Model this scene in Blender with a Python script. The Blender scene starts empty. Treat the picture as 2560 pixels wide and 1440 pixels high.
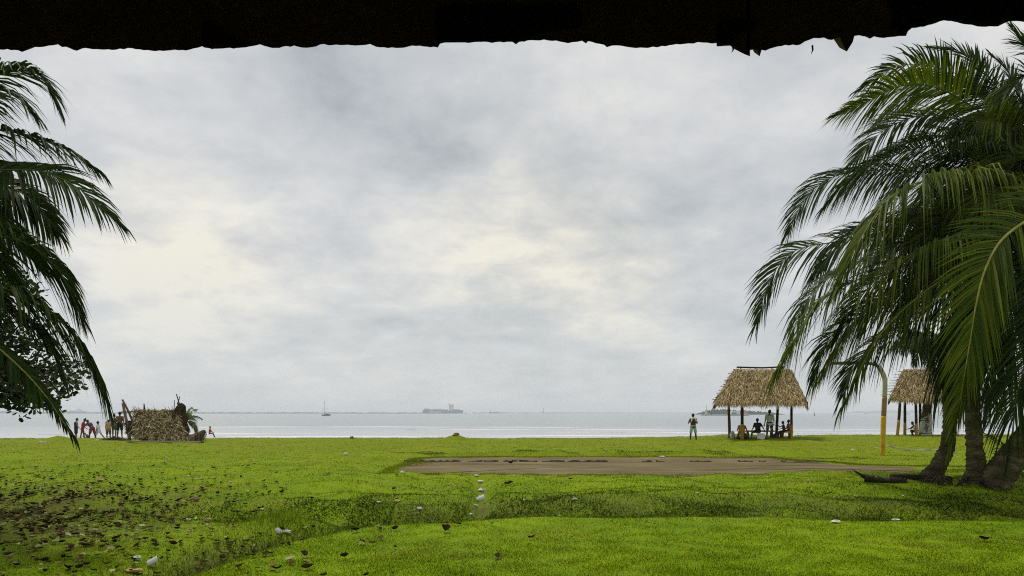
import bpy, math, random
import numpy as np
from mathutils import Vector, Matrix, Quaternion

R = math.radians
SC = bpy.context.scene
COL = SC.collection
random.seed(7)
F = 1870.0          # focal length in photograph pixels (photograph is 2560 wide)
HZ = 1032.0         # row of the true horizon
EYE = 1.7

# ------------------------------------------------------------------ camera
cam_d = bpy.data.cameras.new('camera')
cam_d.sensor_width = 36.0
cam_d.lens = 36.0 * F / 2560.0
cam_d.shift_y = (HZ - 720.0) / 2560.0
cam_d.clip_start = 0.05
cam_d.clip_end = 60000.0
cam = bpy.data.objects.new('camera', cam_d)
COL.objects.link(cam)
cam.location = (0, 0, EYE)
cam.rotation_euler = (R(90), 0, 0)
SC.camera = cam

# ------------------------------------------------------------------ sky
SUN_EL, SUN_AZ = R(62), R(-34)      # azimuth measured from +Y towards +X
world = bpy.data.worlds.new('World')
SC.world = world
world.use_nodes = True
wt = world.node_tree
wt.nodes.clear()
def wn(t, **kw):
    n = wt.nodes.new(t)
    for k, v in kw.items():
        setattr(n, k, v)
    return n
def wl(a, b):
    wt.links.new(a, b)
def wmath(op, a, b=None, c=None, clamp=False):
    n = wn('ShaderNodeMath', operation=op, use_clamp=clamp)
    for i, v in enumerate((a, b, c)):
        if v is None:
            continue
        if isinstance(v, (int, float)):
            n.inputs[i].default_value = v
        else:
            wl(v, n.inputs[i])
    return n.outputs[0]
wout = wn('ShaderNodeOutputWorld')
tc = wn('ShaderNodeTexCoord')
sep = wn('ShaderNodeSeparateXYZ')
wl(tc.outputs['Generated'], sep.inputs[0])
zc = wmath('MAXIMUM', sep.outputs['Z'], 0.0)
zz = wmath('ADD', zc, 0.30)
uu = wmath('DIVIDE', sep.outputs['X'], zz)
vv = wmath('DIVIDE', sep.outputs['Y'], zz)
comb = wn('ShaderNodeCombineXYZ')
wl(uu, comb.inputs[0]); wl(vv, comb.inputs[1])
def wnoise(scale, detail, rough, dist, off):
    mp = wn('ShaderNodeMapping')
    mp.inputs['Location'].default_value = off
    wl(comb.outputs[0], mp.inputs[0])
    n = wn('ShaderNodeTexNoise')
    n.inputs['Scale'].default_value = scale
    n.inputs['Detail'].default_value = detail
    n.inputs['Roughness'].default_value = rough
    n.inputs['Distortion'].default_value = dist
    wl(mp.outputs[0], n.inputs['Vector'])
    return n.outputs[0]
n_big = wnoise(0.8, 3, 0.5, 0.3, (3.1, 1.7, 0))
n_mid = wnoise(2.3, 9, 0.55, 0.15, (8.3, 2.2, 0))
n_fin = wnoise(7.5, 9, 0.6, 0.2, (1.3, 9.2, 0))
# brightness of the cloud deck
b = wmath('MULTIPLY_ADD', n_big, 0.62, 0.075)
b = wmath('MULTIPLY_ADD', n_mid, 1.02, b)
b = wmath('MULTIPLY_ADD', n_fin, 0.42, b)
b = wmath('SUBTRACT', b, 0.405)
# where the deck is thin the light comes through: soft lobes in world directions
def lobe(px, py, sharp, gain, acc):
    d = Vector(((px - 1280) / F, 1.0, (HZ - py) / F)).normalized()
    vm = wn('ShaderNodeVectorMath', operation='DOT_PRODUCT')
    wl(tc.outputs['Generated'], vm.inputs[0])
    vm.inputs[1].default_value = d
    p = wmath('POWER', wmath('MAXIMUM', vm.outputs['Value'], 0.0), sharp)
    p = wmath('MULTIPLY', p, gain)
    return wmath('ADD', acc, p)
lb = None
acc = wmath('MULTIPLY', sep.outputs['Z'], 0.0)
LOBES = [(400, 665, 260, .27), (560, 690, 420, .14), (1330, 600, 130, .20), (1480, 680, 260, .16), (1620, 760, 300, .08), (1180, 640, 300, .08), (820, 820, 120, .05), (1000, 910, 160, .06)]
for L in LOBES:
    acc = lobe(*L, acc)
warm = acc
nw = wmath('MULTIPLY_ADD', n_fin, 1.7, -0.22, clamp=True)
warm = wmath('MULTIPLY', warm, wmath('MULTIPLY_ADD', n_mid, 1.6, 0.15))
warm = wmath('MULTIPLY', warm, wmath('MULTIPLY_ADD', nw, 0.9, 0.35))
dk = wmath('MULTIPLY', sep.outputs['Z'], 0.0)
for L in [(1720, 560, 200, .12), (1250, 250, 30, .02), (2050, 800, 120, .03), (760, 1000, 300, .03)]:
    dk = lobe(*L, dk)
bright = wmath('SUBTRACT', wmath('ADD', b, wmath('MULTIPLY', warm, 1.0)), dk)
ramp = wn('ShaderNodeValToRGB')
cr = ramp.color_ramp
cr.elements[0].position = 0.36; cr.elements[0].color = (.40, .435, .46, 1)
cr.elements[1].position = 0.98; cr.elements[1].color = (.91, .895, .845, 1)
e = cr.elements.new(0.55); e.color = (.56, .59, .612, 1)
e = cr.elements.new(0.74); e.color = (.70, .71, .718, 1)
wl(bright, ramp.inputs[0])
# the warm tint of the thin places
tint = wn('ShaderNodeMix', data_type='RGBA', blend_type='MULTIPLY')
tint.inputs[7].default_value = (1.03, 1.0, .915, 1)
wl(wmath('MULTIPLY', warm, 4.0, clamp=True), tint.inputs[0])
wl(ramp.outputs[0], tint.inputs[6])
# pale veil towards the horizon
hzr = wn('ShaderNodeMapRange')
hzr.inputs['From Min'].default_value = 0.0
hzr.inputs['From Max'].default_value = 0.20
hzr.inputs['To Min'].default_value = 0.60
hzr.inputs['To Max'].default_value = 0.0
wl(zc, hzr.inputs[0])
veil = wn('ShaderNodeMix', data_type='RGBA')
wl(hzr.outputs[0], veil.inputs[0])
wl(tint.outputs[2], veil.inputs[6])
veil.inputs[7].default_value = (.695, .725, .735, 1)
bgc = wn('ShaderNodeBackground')
wl(veil.outputs[2], bgc.inputs[0])
bgc.inputs[1].default_value = 0.965
sky = wn('ShaderNodeTexSky', sky_type='NISHITA')
sky.sun_disc = False
sky.sun_elevation = SUN_EL
sky.sun_rotation = SUN_AZ
bgs = wn('ShaderNodeBackground')
wl(sky.outputs[0], bgs.inputs[0])
bgs.inputs[1].default_value = 0.10
mixw = wn('ShaderNodeMixShader')
mixw.inputs[0].default_value = 0.94
wl(bgs.outputs[0], mixw.inputs[1]); wl(bgc.outputs[0], mixw.inputs[2])
wl(mixw.outputs[0], wout.inputs[0])

# ------------------------------------------------------------------ sun behind thin cloud
sun_d = bpy.data.lights.new('sun', 'SUN')
sun_d.energy = 2.2
sun_d.angle = R(12)
sun_d.color = (1.0, .95, .86)
sun = bpy.data.objects.new('sun', sun_d)
COL.objects.link(sun)
to_sun = Vector((math.sin(SUN_AZ) * math.cos(SUN_EL), math.cos(SUN_AZ) * math.cos(SUN_EL), math.sin(SUN_EL)))
sun.rotation_euler = to_sun.to_track_quat('Z', 'Y').to_euler()
sun.location = to_sun * 50

# ------------------------------------------------------------------ exposure
SC.render.engine = 'CYCLES'
SC.view_settings.view_transform = 'Standard'
SC.view_settings.look = 'None'
SC.view_settings.exposure = 0.0
SC.view_settings.gamma = 1.0
SC.cycles.use_denoising = False
SC.cycles.max_bounces = 5
SC.cycles.diffuse_bounces = 3
SC.cycles.pixel_filter_type = 'BLACKMAN_HARRIS'
SC.cycles.filter_width = 1.1
SC.cycles.transparent_max_bounces = 8
SC.cycles.volume_bounces = 1
SC.cycles.caustics_reflective = False
SC.cycles.caustics_refractive = False

# ------------------------------------------------------------------ helpers
def P(px, py, Y):
    """photograph pixel at distance Y -> world"""
    return Vector(((px - 1280.0) / F * Y, Y, EYE - (py - HZ) / F * Y))

def set_props(o, label=None, cat=None, group=None, kind=None):
    if label: o['label'] = label
    if cat: o['category'] = cat
    if group: o['group'] = group
    if kind: o['kind'] = kind
    return o

def thing(name, loc, label, cat, group=None, rz=0.0):
    o = bpy.data.objects.new(name, None)
    o.empty_display_size = 0.2
    COL.objects.link(o)
    o.location = loc
    o.rotation_euler = (0, 0, rz)
    return set_props(o, label, cat, group)

def wloc(parent):
    v = Vector((0, 0, 0))
    while parent is not None:
        v += parent.location
        parent = parent.parent
    return v

class MB:
    """collects geometry; build() links it as ONE mesh object"""
    def __init__(self):
        self.v, self.f, self.r = [], [], []
    def add(self, verts, faces, rnd=None):
        n = len(self.v)
        self.v.extend([tuple(p) for p in verts])
        self.f.extend([tuple(i + n for i in f) for f in faces])
        self.r.extend([random.random() if rnd is None else rnd] * len(faces))
        return self
    def box(self, c, s, rot=None, rnd=None, taper=1.0):
        c = Vector(c)
        vs = []
        for z in (-.5, .5):
            k = taper if z > 0 else 1.0
            for x, y in ((-.5, -.5), (.5, -.5), (.5, .5), (-.5, .5)):
                p = Vector((x * s[0] * k, y * s[1] * k, z * s[2]))
                if rot is not None:
                    p = rot @ p
                vs.append(c + p)
        return self.add(vs, [(3, 2, 1, 0), (4, 5, 6, 7), (0, 1, 5, 4), (1, 2, 6, 5), (2, 3, 7, 6), (3, 0, 4, 7)], rnd)
    def tube(self, pts, rad, seg=8, cap=True, rnd=None, squash=None):
        pts = [Vector(p) for p in pts]
        n = len(pts)
        if isinstance(rad, (int, float)):
            rad = [rad] * n
        vs, fs = [], []
        ref = None
        for i in range(n):
            t = (pts[min(i + 1, n - 1)] - pts[max(i - 1, 0)])
            t = t.normalized() if t.length > 1e-9 else Vector((0, 0, 1))
            if ref is None:
                ref = Vector((1, 0, 0)) if abs(t.x) < .8 else Vector((0, 1, 0))
            a = (ref - t * ref.dot(t)).normalized()
            b_ = t.cross(a)
            ref = a
            for k in range(seg):
                an = 2 * math.pi * k / seg
                vs.append(pts[i] + a * (math.cos(an) * rad[i]) + b_ * (math.sin(an) * rad[i]))
        for i in range(n - 1):
            for k in range(seg):
                k2 = (k + 1) % seg
                fs.append((i * seg + k, i * seg + k2, (i + 1) * seg + k2, (i + 1) * seg + k))
        if cap:
            fs.append(tuple(range(seg - 1, -1, -1)))
            fs.append(tuple(range((n - 1) * seg, n * seg)))
        return self.add(vs, fs, rnd)
    def build(self, name, material, parent=None, smooth=False, kind=None, local=False):
        off = Vector((0, 0, 0)) if (parent is None or local) else wloc(parent)
        me = bpy.data.meshes.new(name)
        vs = self.v if (parent is None or local) else [(x - off.x, y - off.y, z - off.z) for x, y, z in self.v]
        me.from_pydata(vs, [], self.f)
        at = me.attributes.new('rnd', 'FLOAT', 'FACE')
        at.data.foreach_set('value', self.r)
        if smooth:
            me.polygons.foreach_set('use_smooth', [True] * len(me.polygons))
        me.update()
        o = bpy.data.objects.new(name, me)
        COL.objects.link(o)
        if material is not None:
            me.materials.append(material)
        if parent is not None:
            o.parent = parent
        if kind: o['kind'] = kind
        return o

def spline(pts, n):
    """Catmull-Rom through pts, n samples"""
    pts = [Vector(p) for p in pts]
    if len(pts) == 2:
        return [pts[0].lerp(pts[1], i / (n - 1)) for i in range(n)]
    ext = [pts[0] * 2 - pts[1]] + pts + [pts[-1] * 2 - pts[-2]]
    m = len(pts) - 1
    out = []
    for i in range(n):
        t = i / (n - 1) * m
        k = min(int(t), m - 1)
        t -= k
        a, b_, c, d = ext[k:k + 4]
        out.append(0.5 * ((2 * b_) + (c - a) * t + (2 * a - 5 * b_ + 4 * c - d) * t * t + (3 * b_ - a - 3 * c + d) * t ** 3))
    return out

def mat(name, stops, scale=4.0, rough=.8, bump=0.0, attr=False, trans=0.0, detail=5.0, stretch=(1, 1, 1), bscale=None, spec=.3, metal=0.0, mixattr=.7, coord='Object', trans_col=None):
    """stops: list of (position, colour). Noise (and, with attr, the per-face random value) drives the ramp."""
    m = bpy.data.materials.new(name)
    m.use_nodes = True
    t = m.node_tree
    t.nodes.clear()
    N = t.nodes.new
    out = N('ShaderNodeOutputMaterial')
    bs = N('ShaderNodeBsdfPrincipled')
    bs.inputs['Roughness'].default_value = rough
    bs.inputs['Specular IOR Level'].default_value = spec
    bs.inputs['Metallic'].default_value = metal
    tcn = N('ShaderNodeTexCoord')
    mp = N('ShaderNodeMapping')
    mp.inputs['Scale'].default_value = stretch
    t.links.new(tcn.outputs[coord], mp.inputs[0])
    nz = N('ShaderNodeTexNoise')
    nz.inputs['Scale'].default_value = scale
    nz.inputs['Detail'].default_value = detail
    nz.inputs['Roughness'].default_value = .6
    t.links.new(mp.outputs[0], nz.inputs['Vector'])
    rp = N('ShaderNodeValToRGB')
    els = rp.color_ramp.elements
    while len(els) < len(stops):
        els.new(.5)
    for el, (p, c) in zip(els, sorted(stops, key=lambda s: s[0])):
        el.position = p
        el.color = (*c, 1)
    val = nz.outputs[0]
    if attr:
        an = N('ShaderNodeAttribute')
        an.attribute_name = 'rnd'
        mx = N('ShaderNodeMix')
        mx.inputs[0].default_value = mixattr
        t.links.new(nz.outputs[0], mx.inputs[2])
        t.links.new(an.outputs['Fac'], mx.inputs[3])
        val = mx.outputs[0]
    t.links.new(val, rp.inputs[0])
    t.links.new(rp.outputs[0], bs.inputs['Base Color'])
    if bump:
        bn = N('ShaderNodeTexNoise')
        bn.inputs['Scale'].default_value = bscale or scale * 4
        bn.inputs['Detail'].default_value = 6
        t.links.new(mp.outputs[0], bn.inputs['Vector'])
        bu = N('ShaderNodeBump')
        bu.inputs['Strength'].default_value = bump
        bu.inputs['Distance'].default_value = .05
        t.links.new(bn.outputs[0], bu.inputs['Height'])
        t.links.new(bu.outputs[0], bs.inputs['Normal'])
    if trans > 0:
        tr = N('ShaderNodeBsdfTranslucent')
        if trans_col is None:
            t.links.new(rp.outputs[0], tr.inputs[0])
        else:
            mu = N('ShaderNodeMix'); mu.data_type = 'RGBA'; mu.blend_type = 'MULTIPLY'
            mu.inputs[0].default_value = 1
            mu.inputs[7].default_value = (*trans_col, 1)
            t.links.new(rp.outputs[0], mu.inputs[6])
            t.links.new(mu.outputs[2], tr.inputs[0])
        ms = N('ShaderNodeMixShader')
        ms.inputs[0].default_value = trans
        t.links.new(bs.outputs[0], ms.inputs[1])
        t.links.new(tr.outputs[0], ms.inputs[2])
        t.links.new(ms.outputs[0], out.inputs[0])
    else:
        t.links.new(bs.outputs[0], out.inputs[0])
    return m

def flat(name, c, rough=.7, var=.12, **kw):
    a = tuple(x * (1 - var) for x in c)
    b_ = tuple(min(1, x * (1 + var)) for x in c)
    return mat(name, [(.3, a), (.7, b_)], rough=rough, **kw)

# ------------------------------------------------------------------ terrain
def sst(x, a, b_):
    t = np.clip((x - a) / (b_ - a), 0, 1)
    return t * t * (3 - 2 * t)

_rs = np.random.RandomState(3)
_W = [(_rs.uniform(.15, .5) * 1.6 ** k, _rs.uniform(0, 6.28), _rs.uniform(0, 6.28), .032 / 1.35 ** k) for k in range(7) for _ in range(2)]
_rs2 = np.random.RandomState(8)
_W2 = [(_rs2.uniform(1.6, 6.5), _rs2.uniform(0, 6.28), _rs2.uniform(0, 6.28)) for _ in range(16)]
def lumps(x, y):
    r = np.zeros_like(x)
    for fq, an, ph in _W2:
        r += (.020 / (1 + .25 * fq)) * np.sin(fq * (x * math.cos(an) + y * math.sin(an)) + ph + 1.5 * np.sin(.7 * x + an) )
    return r
def wob(x, y, s=1.0):
    r = np.zeros_like(x)
    for fq, an, ph, am in _W:
        r += am * np.sin(fq * s * (x * math.cos(an) + y * math.sin(an)) * 2 + ph)
    return r

def seg_dist(x, y, poly):
    """distance to a polyline and which side (positive = left of travel)"""
    best = np.full(x.shape, 1e9); side = np.zeros(x.shape)
    for (ax, ay), (bx, by) in zip(poly[:-1], poly[1:]):
        dx, dy = bx - ax, by - ay
        L2 = dx * dx + dy * dy
        t = np.clip(((x - ax) * dx + (y - ay) * dy) / L2, 0, 1)
        qx, qy = ax + t * dx, ay + t * dy
        d = np.hypot(x - qx, y - qy)
        s = np.sign(dx * (y - ay) - dy * (x - ax))
        m = d < best
        best = np.where(m, d, best); side = np.where(m, s, side)
    return best, side

DITCH = [(60, 12.9), (8, 12.75), (0, 12.8), (-1.6, 12.6), (-2.7, 11.7), (-3.55, 10.2), (-3.95, 8.8), (-4.2, 7.2), (-4.6, 4.0)]
BRANCH = [(-1.4, 12.7), (-3.4, 13.6), (-5.6, 13.9), (-9.5, 14.6)]
CHANNEL = [(-0.62, 12.6), (-0.70, 13.6), (-.60, 15.0), (-.62, 17.0), (-.80, 18.6), (-.84, 20.2)]
SLAB = [(-4.0, 22.4), (-2, 21.9), (3, 21.6), (8, 21.7), (11, 21.9), (13.6, 22.8), (15.0, 24.0), (14.2, 25.0), (12.2, 26.2), (11.4, 28.2), (10.2, 30.2), (6, 31.0), (0, 30.9), (-3.0, 30.6), (-3.9, 29), (-4.0, 26)]
SLAB_Z = -0.12
def terrain(x, y):
    x = np.asarray(x, float); y = np.asarray(y, float)
    h = wob(x, y) * (0.55 + .5 * sst(y, 12, 20))
    h *= 1 - .75 * sst(y, 4, 7.5) * (1 - sst(y, 11, 13)) * sst(x, -4, -2)
    h += lumps(x, y) * (.14 + .26 * (1 - sst(x, -4.5, -3)) + .85 * sst(y, 12, 13.5))
    d, s = seg_dist(x, y, DITCH)
    wd = np.where(s < 0, 1.2, .42)         # far bank is long, near bank is short
    wd = np.where((s < 0) & (x < -2.2), .8, wd)
    dep = .42 - .02 * (1 - sst(x, -4.5, -1.5))
    h -= dep * np.exp(-(d / wd) ** 2)
    h -= .10 * (1 - sst(x, -5, -3)) * (1 - sst(y, 15, 20))
    d, s = seg_dist(x, y, BRANCH)
    h -= .34 * np.exp(-(d / .7) ** 2)
    d, s = seg_dist(x, y, CHANNEL)
    h -= .24 * np.exp(-(d / .26) ** 2)
    # the sunken court
    q = sst(x, -5.2, -3.9) * (1 - sst(x, 12.5, 18)) * sst(y, 20.2, 21.6) * (1 - sst(y, 31.0, 31.6))
    h = h * (1 - .8 * q) + (SLAB_Z - .012) * q
    h += .10 * sst(y, 31.3, 33) * (1 - sst(y, 33, 40)) * (1 - sst(x, 10, 14)) * sst(x, -6, -3)
    yc = 50.6 + 3.5 * sst(x, 19, 25) + .35 * np.sin(x * .45) + .18 * np.sin(x * 1.3)
    h += .13 * sst(x, 4, 16) * sst(y, 40, 50)
    h *= 1 - .75 * sst(y, 43, 50)
    h += .10 * sst(x, 4, 16) * sst(y, 44, 50)
    # low mounds
    for mx, my, mr, mh in ((-3.45, 45.6, .65, .36), (-27.0, 44.6, .8, .38), (15.0, 50.2, 1.5, .12), (-14.3, 47, 1.0, .12), (10.8, 17.9, 1.6, .16)):
        h += mh * np.exp(-(((x - mx) / (mr * 1.35)) ** 2 + ((y - my) / mr) ** 2))
    h = h - np.maximum(y - yc, 0) * .055 - .05 * sst(y, yc, yc + .8)
    return np.maximum(h, -3.2)

def gz(x, y):
    return float(terrain(np.array([x]), np.array([y]))[0])

def G(px, py):
    """photograph pixel -> point on the ground"""
    Y = EYE * F / max(py - HZ, 4)
    for _ in range(12):
        x = (px - 1280) / F * Y
        Y += (((EYE - gz(x, Y)) * F / max(py - HZ, 4)) - Y) * .6
    x = (px - 1280) / F * Y
    return Vector((x, Y, gz(x, Y)))

def Gv(px, py):
    """the same for arrays"""
    px = np.asarray(px, float); py = np.asarray(py, float)
    d = np.maximum(py - HZ, 4)
    Y = EYE * F / d
    for _ in range(10):
        x = (px - 1280) / F * Y
        Y = Y + ((EYE - terrain(x, Y)) * F / d - Y) * .6
    x = (px - 1280) / F * Y
    return np.stack([x, Y, terrain(x, Y)], -1)
# ------------------------------------------------------------------ materials of the ground
def soil_shade_mask(x, y):
    """bare brown earth through the turf, plus bank and ditch shade put into colour"""
    m = np.exp(-(((x + 9.6) / 3.4) ** 2 + ((y - 13.8) / 3.4) ** 2) * 1.1) * 1.0
    m += .55 * np.exp(-(((x + 6.4) / 1.3) ** 2 + ((y - 11.2) / 1.3) ** 2))
    m += .5 * np.exp(-(((x + 3.9) / .6) ** 2 + ((y - 9.8) / 1.4) ** 2))
    m += .45 * np.exp(-(((x - 13.5) / 3.0) ** 2 + ((y - 18.3) / 1.2) ** 2))
    m += .45 * np.exp(-(((x - 17) / 4.0) ** 2 + ((y - 23.8) / 1.3) ** 2))
    m *= .68
    m += .36 * sst(y, 12.8, 13.4) * (1 - sst(y, 14.6, 16.4)) * sst(x, -3.2, -1.6)  # shade of the far bank put into the ground colour
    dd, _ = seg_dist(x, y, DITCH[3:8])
    m += .55 * np.exp(-(dd / .5) ** 2)  # shade down in the ditch, likewise mixed into the ground colour
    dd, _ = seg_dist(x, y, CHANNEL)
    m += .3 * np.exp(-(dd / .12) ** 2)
    n = np.sin(x * 3.1 + 1.3 * np.sin(y * 2.3)) * np.sin(y * 3.7 + 1.1 * np.sin(x * 1.9))
    return np.clip(m * (1 + .5 * n), 0, 1)

def turf_material(name, blades):
    m = bpy.data.materials.new(name)
    m.use_nodes = True
    t = m.node_tree
    t.nodes.clear()
    N, Lk = t.nodes.new, t.links.new
    out = N('ShaderNodeOutputMaterial')
    bs = N('ShaderNodeBsdfPrincipled')
    bs.inputs['Roughness'].default_value = .75
    bs.inputs['Specular IOR Level'].default_value = .04
    tcn = N('ShaderNodeTexCoord')
    def nz(sc, det, stretch=(1, 1, 1)):
        mp = N('ShaderNodeMapping'); mp.inputs['Scale'].default_value = stretch
        Lk(tcn.outputs['Object'], mp.inputs[0])
        n = N('ShaderNodeTexNoise'); n.inputs['Scale'].default_value = sc; n.inputs['Detail'].default_value = det
        n.inputs['Roughness'].default_value = .62
        Lk(mp.outputs[0], n.inputs['Vector'])
        return n.outputs[0]
    a, b_ = nz(.33, 4), nz(2.2, 5)
    mx = N('ShaderNodeMix'); mx.inputs[0].default_value = .45
    Lk(a, mx.inputs[2]); Lk(b_, mx.inputs[3])
    val = mx.outputs[0]
    an = N('ShaderNodeAttribute'); an.attribute_name = 'rnd'
    if blades:
        m2 = N('ShaderNodeMix'); m2.inputs[0].default_value = .42
        Lk(val, m2.inputs[2]); Lk(an.outputs['Fac'], m2.inputs[3])
        val = m2.outputs[0]
    else:
        m2 = N('ShaderNodeMix'); m2.inputs[0].default_value = .35
        Lk(val, m2.inputs[2]); Lk(nz(26, 4), m2.inputs[3])
        val = m2.outputs[0]
    rp = N('ShaderNodeValToRGB')
    els = rp.color_ramp.elements
    for p, c in ((.28, (.060, .130, .003)), (.44, (.143, .240, .004)), (.58, (.230, .325, .005)), (.78, (.35, .39, .016))):
        if p in (.28, .80):
            el = els[0] if p == .28 else els[-1]
            el.position = p
        else:
            el = els.new(p)
        el.color = (*c, 1)
    Lk(val, rp.inputs[0])
    colr = rp.outputs[0]
    dr = N('ShaderNodeMapRange'); dr.inputs[1].default_value = .50; dr.inputs[2].default_value = .70; dr.inputs[4].default_value = .30
    Lk(nz(.75, 6, (.7, 1, 1)), dr.inputs[0])
    dm = N('ShaderNodeMix'); dm.data_type = 'RGBA'
    Lk(dr.outputs[0], dm.inputs[0]); Lk(colr, dm.inputs[6]); dm.inputs[7].default_value = (.25, .215, .035, 1)
    colr = dm.outputs[2]
    # towards the beach the turf is thinner and strawier
    sp_ = N('ShaderNodeSeparateXYZ'); Lk(tcn.outputs['Object'], sp_.inputs[0])
    yr = N('ShaderNodeMapRange'); yr.inputs[1].default_value = 14; yr.inputs[2].default_value = 38; yr.inputs[4].default_value = .6
    Lk(sp_.outputs['Y'], yr.inputs[0])
    ym = N('ShaderNodeMix'); ym.data_type = 'RGBA'
    Lk(yr.outputs[0], ym.inputs[0]); Lk(colr, ym.inputs[6]); ym.inputs[7].default_value = (.168, .180, .006, 1)
    colr = ym.outputs[2]
    sa = N('ShaderNodeAttribute'); sa.attribute_name = 'soil_shade'
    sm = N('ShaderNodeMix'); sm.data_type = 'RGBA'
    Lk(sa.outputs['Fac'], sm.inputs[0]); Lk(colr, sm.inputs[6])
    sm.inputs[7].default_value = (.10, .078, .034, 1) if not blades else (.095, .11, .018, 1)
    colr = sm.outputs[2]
    if not blades:
        sd = N('ShaderNodeAttribute'); sd.attribute_name = 'sand'
        s2 = N('ShaderNodeMix'); s2.data_type = 'RGBA'
        Lk(sd.outputs['Fac'], s2.inputs[0]); Lk(colr, s2.inputs[6])
        s2.inputs[7].default_value = (.36, .31, .23, 1)
        colr = s2.outputs[2]
        bu = N('ShaderNodeBump'); bu.inputs['Strength'].default_value = .9; bu.inputs['Distance'].default_value = .05
        Lk(nz(14, 7), bu.inputs['Height']); Lk(bu.outputs[0], bs.inputs['Normal'])
    Lk(colr, bs.inputs['Base Color'])
    if blades:
        tr = N('ShaderNodeBsdfTranslucent'); Lk(colr, tr.inputs[0])
        ms = N('ShaderNodeMixShader'); ms.inputs[0].default_value = .42
        Lk(bs.outputs[0], ms.inputs[1]); Lk(tr.outputs[0], ms.inputs[2]); Lk(ms.outputs[0], out.inputs[0])
    else:
        Lk(bs.outputs[0], out.inputs[0])
    return m
M_turf = turf_material('turf_ground', False)
M_blade = turf_material('grass_blades', True)
M_weed = mat('shaded_creeping_weed', [(.2, (.026, .056, .005)), (.5, (.062, .110, .007)), (.85, (.135, .185, .013))], scale=2, rough=.7, attr=True, trans=.25, spec=.08)  # weed green darkened to carry the shade of ditch and bank

# ------------------------------------------------------------------ ground sheet (runs on under the sea)
def axis(spec):
    out = [spec[0][0]]
    for a, b_, st in spec:
        n = max(1, int(round((b_ - a) / st)))
        out.extend(np.linspace(a, b_, n + 1)[1:].tolist())
    return np.array(out)
ys = axis([(-40, 0, 4), (0, 6, .5), (6, 17, .09), (17, 34, .18), (34, 56, .25), (56, 90, 1.5), (90, 400, 30)])
xs = axis([(-400, -60, 20), (-60, -28, 1.0), (-28, -12, .3), (-12, 12, .13), (12, 28, .3), (28, 60, 1.0), (60, 400, 20)])
X, Y = np.meshgrid(xs, ys)
Z = terrain(X, Y)
nx, ny = len(xs), len(ys)
idx = np.arange(nx * ny).reshape(ny, nx)
quads = np.stack([idx[:-1, :-1], idx[:-1, 1:], idx[1:, 1:], idx[1:, :-1]], -1).reshape(-1, 4)
me = bpy.data.meshes.new('ground')
me.vertices.add(nx * ny)
me.vertices.foreach_set('co', np.stack([X, Y, Z], -1).astype(np.float32).ravel())
me.loops.add(quads.size)
me.loops.foreach_set('vertex_index', quads.astype(np.int32).ravel())
me.polygons.add(len(quads))
me.polygons.foreach_set('loop_start', np.arange(0, quads.size, 4, dtype=np.int32))
me.polygons.foreach_set('loop_total', np.full(len(quads), 4, dtype=np.int32))
me.polygons.foreach_set('use_smooth', np.ones(len(quads), dtype=bool))
me.update(calc_edges=True)
at = me.attributes.new('soil_shade', 'FLOAT', 'POINT'); at.data.foreach_set('value', soil_shade_mask(X, Y).astype(np.float32).ravel())
at = me.attributes.new('sand', 'FLOAT', 'POINT'); at.data.foreach_set('value', sst(Y, 51.5 + 3.5 * sst(X, 19, 25), 53.0 + 3.5 * sst(X, 19, 25)).astype(np.float32).ravel())
me.materials.append(M_turf)
lawn = bpy.data.objects.new('ground', me)
COL.objects.link(lawn)
set_props(lawn, 'uneven green lawn running down to the beach', None, None, 'structure')

# ------------------------------------------------------------------ sea
SEA = -1.5
def sea_material():
    m = bpy.data.materials.new('sea_water')
    m.use_nodes = True
    t = m.node_tree; t.nodes.clear()
    N, Lk = t.nodes.new, t.links.new
    out = N('ShaderNodeOutputMaterial'); bs = N('ShaderNodeBsdfPrincipled')
    bs.inputs['Roughness'].default_value = .16
    bs.inputs['IOR'].default_value = 1.33
    tcn = N('ShaderNodeTexCoord')
    def nz(sc, det, st, rough=.6):
        mp = N('ShaderNodeMapping'); mp.inputs['Scale'].default_value = st
        Lk(tcn.outputs['Object'], mp.inputs[0])
        n = N('ShaderNodeTexNoise'); n.inputs['Scale'].default_value = sc; n.inputs['Detail'].default_value = det
        n.inputs['Roughness'].default_value = rough
        Lk(mp.outputs[0], n.inputs['Vector'])
        return n.outputs[0]
    # depth colour: shallow milky water inshore, greyer offshore, in long streaks
    sp = N('ShaderNodeSeparateXYZ'); Lk(tcn.outputs['Object'], sp.inputs[0])
    mr = N('ShaderNodeMapRange'); mr.inputs[1].default_value = 95; mr.inputs[2].default_value = 190
    st = N('ShaderNodeMath'); st.operation = 'MULTIPLY_ADD'; st.inputs[1].default_value = 70
    Lk(nz(.02, 4, (.35, 1, 1)), st.inputs[0]); Lk(sp.outputs['Y'], st.inputs[2])
    s3 = N('ShaderNodeMath'); s3.operation = 'SUBTRACT'; s3.inputs[1].default_value = 35
    Lk(st.outputs[0], s3.inputs[0]); Lk(s3.outputs[0], mr.inputs[0])
    mc = N('ShaderNodeMix'); mc.data_type = 'RGBA'
    mc.inputs[6].default_value = (.42, .44, .45, 1); mc.inputs[7].default_value = (.20, .245, .265, 1)
    Lk(mr.outputs[0], mc.inputs[0]); Lk(mc.outputs[2], bs.inputs['Base Color'])
    bu = N('ShaderNodeBump'); bu.inputs['Strength'].default_value = .7; bu.inputs['Distance'].default_value = .45
    ad = N('ShaderNodeMath'); ad.operation = 'ADD'
    Lk(nz(.5, 5, (.35, 1, 1)), ad.inputs[0]); Lk(nz(.06, 3, (.3, 1, 1)), ad.inputs[1])
    Lk(ad.outputs[0], bu.inputs['Height']); Lk(bu.outputs[0], bs.inputs['Normal'])
    Lk(bs.outputs[0], out.inputs[0])
    return m
mb = MB()
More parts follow.
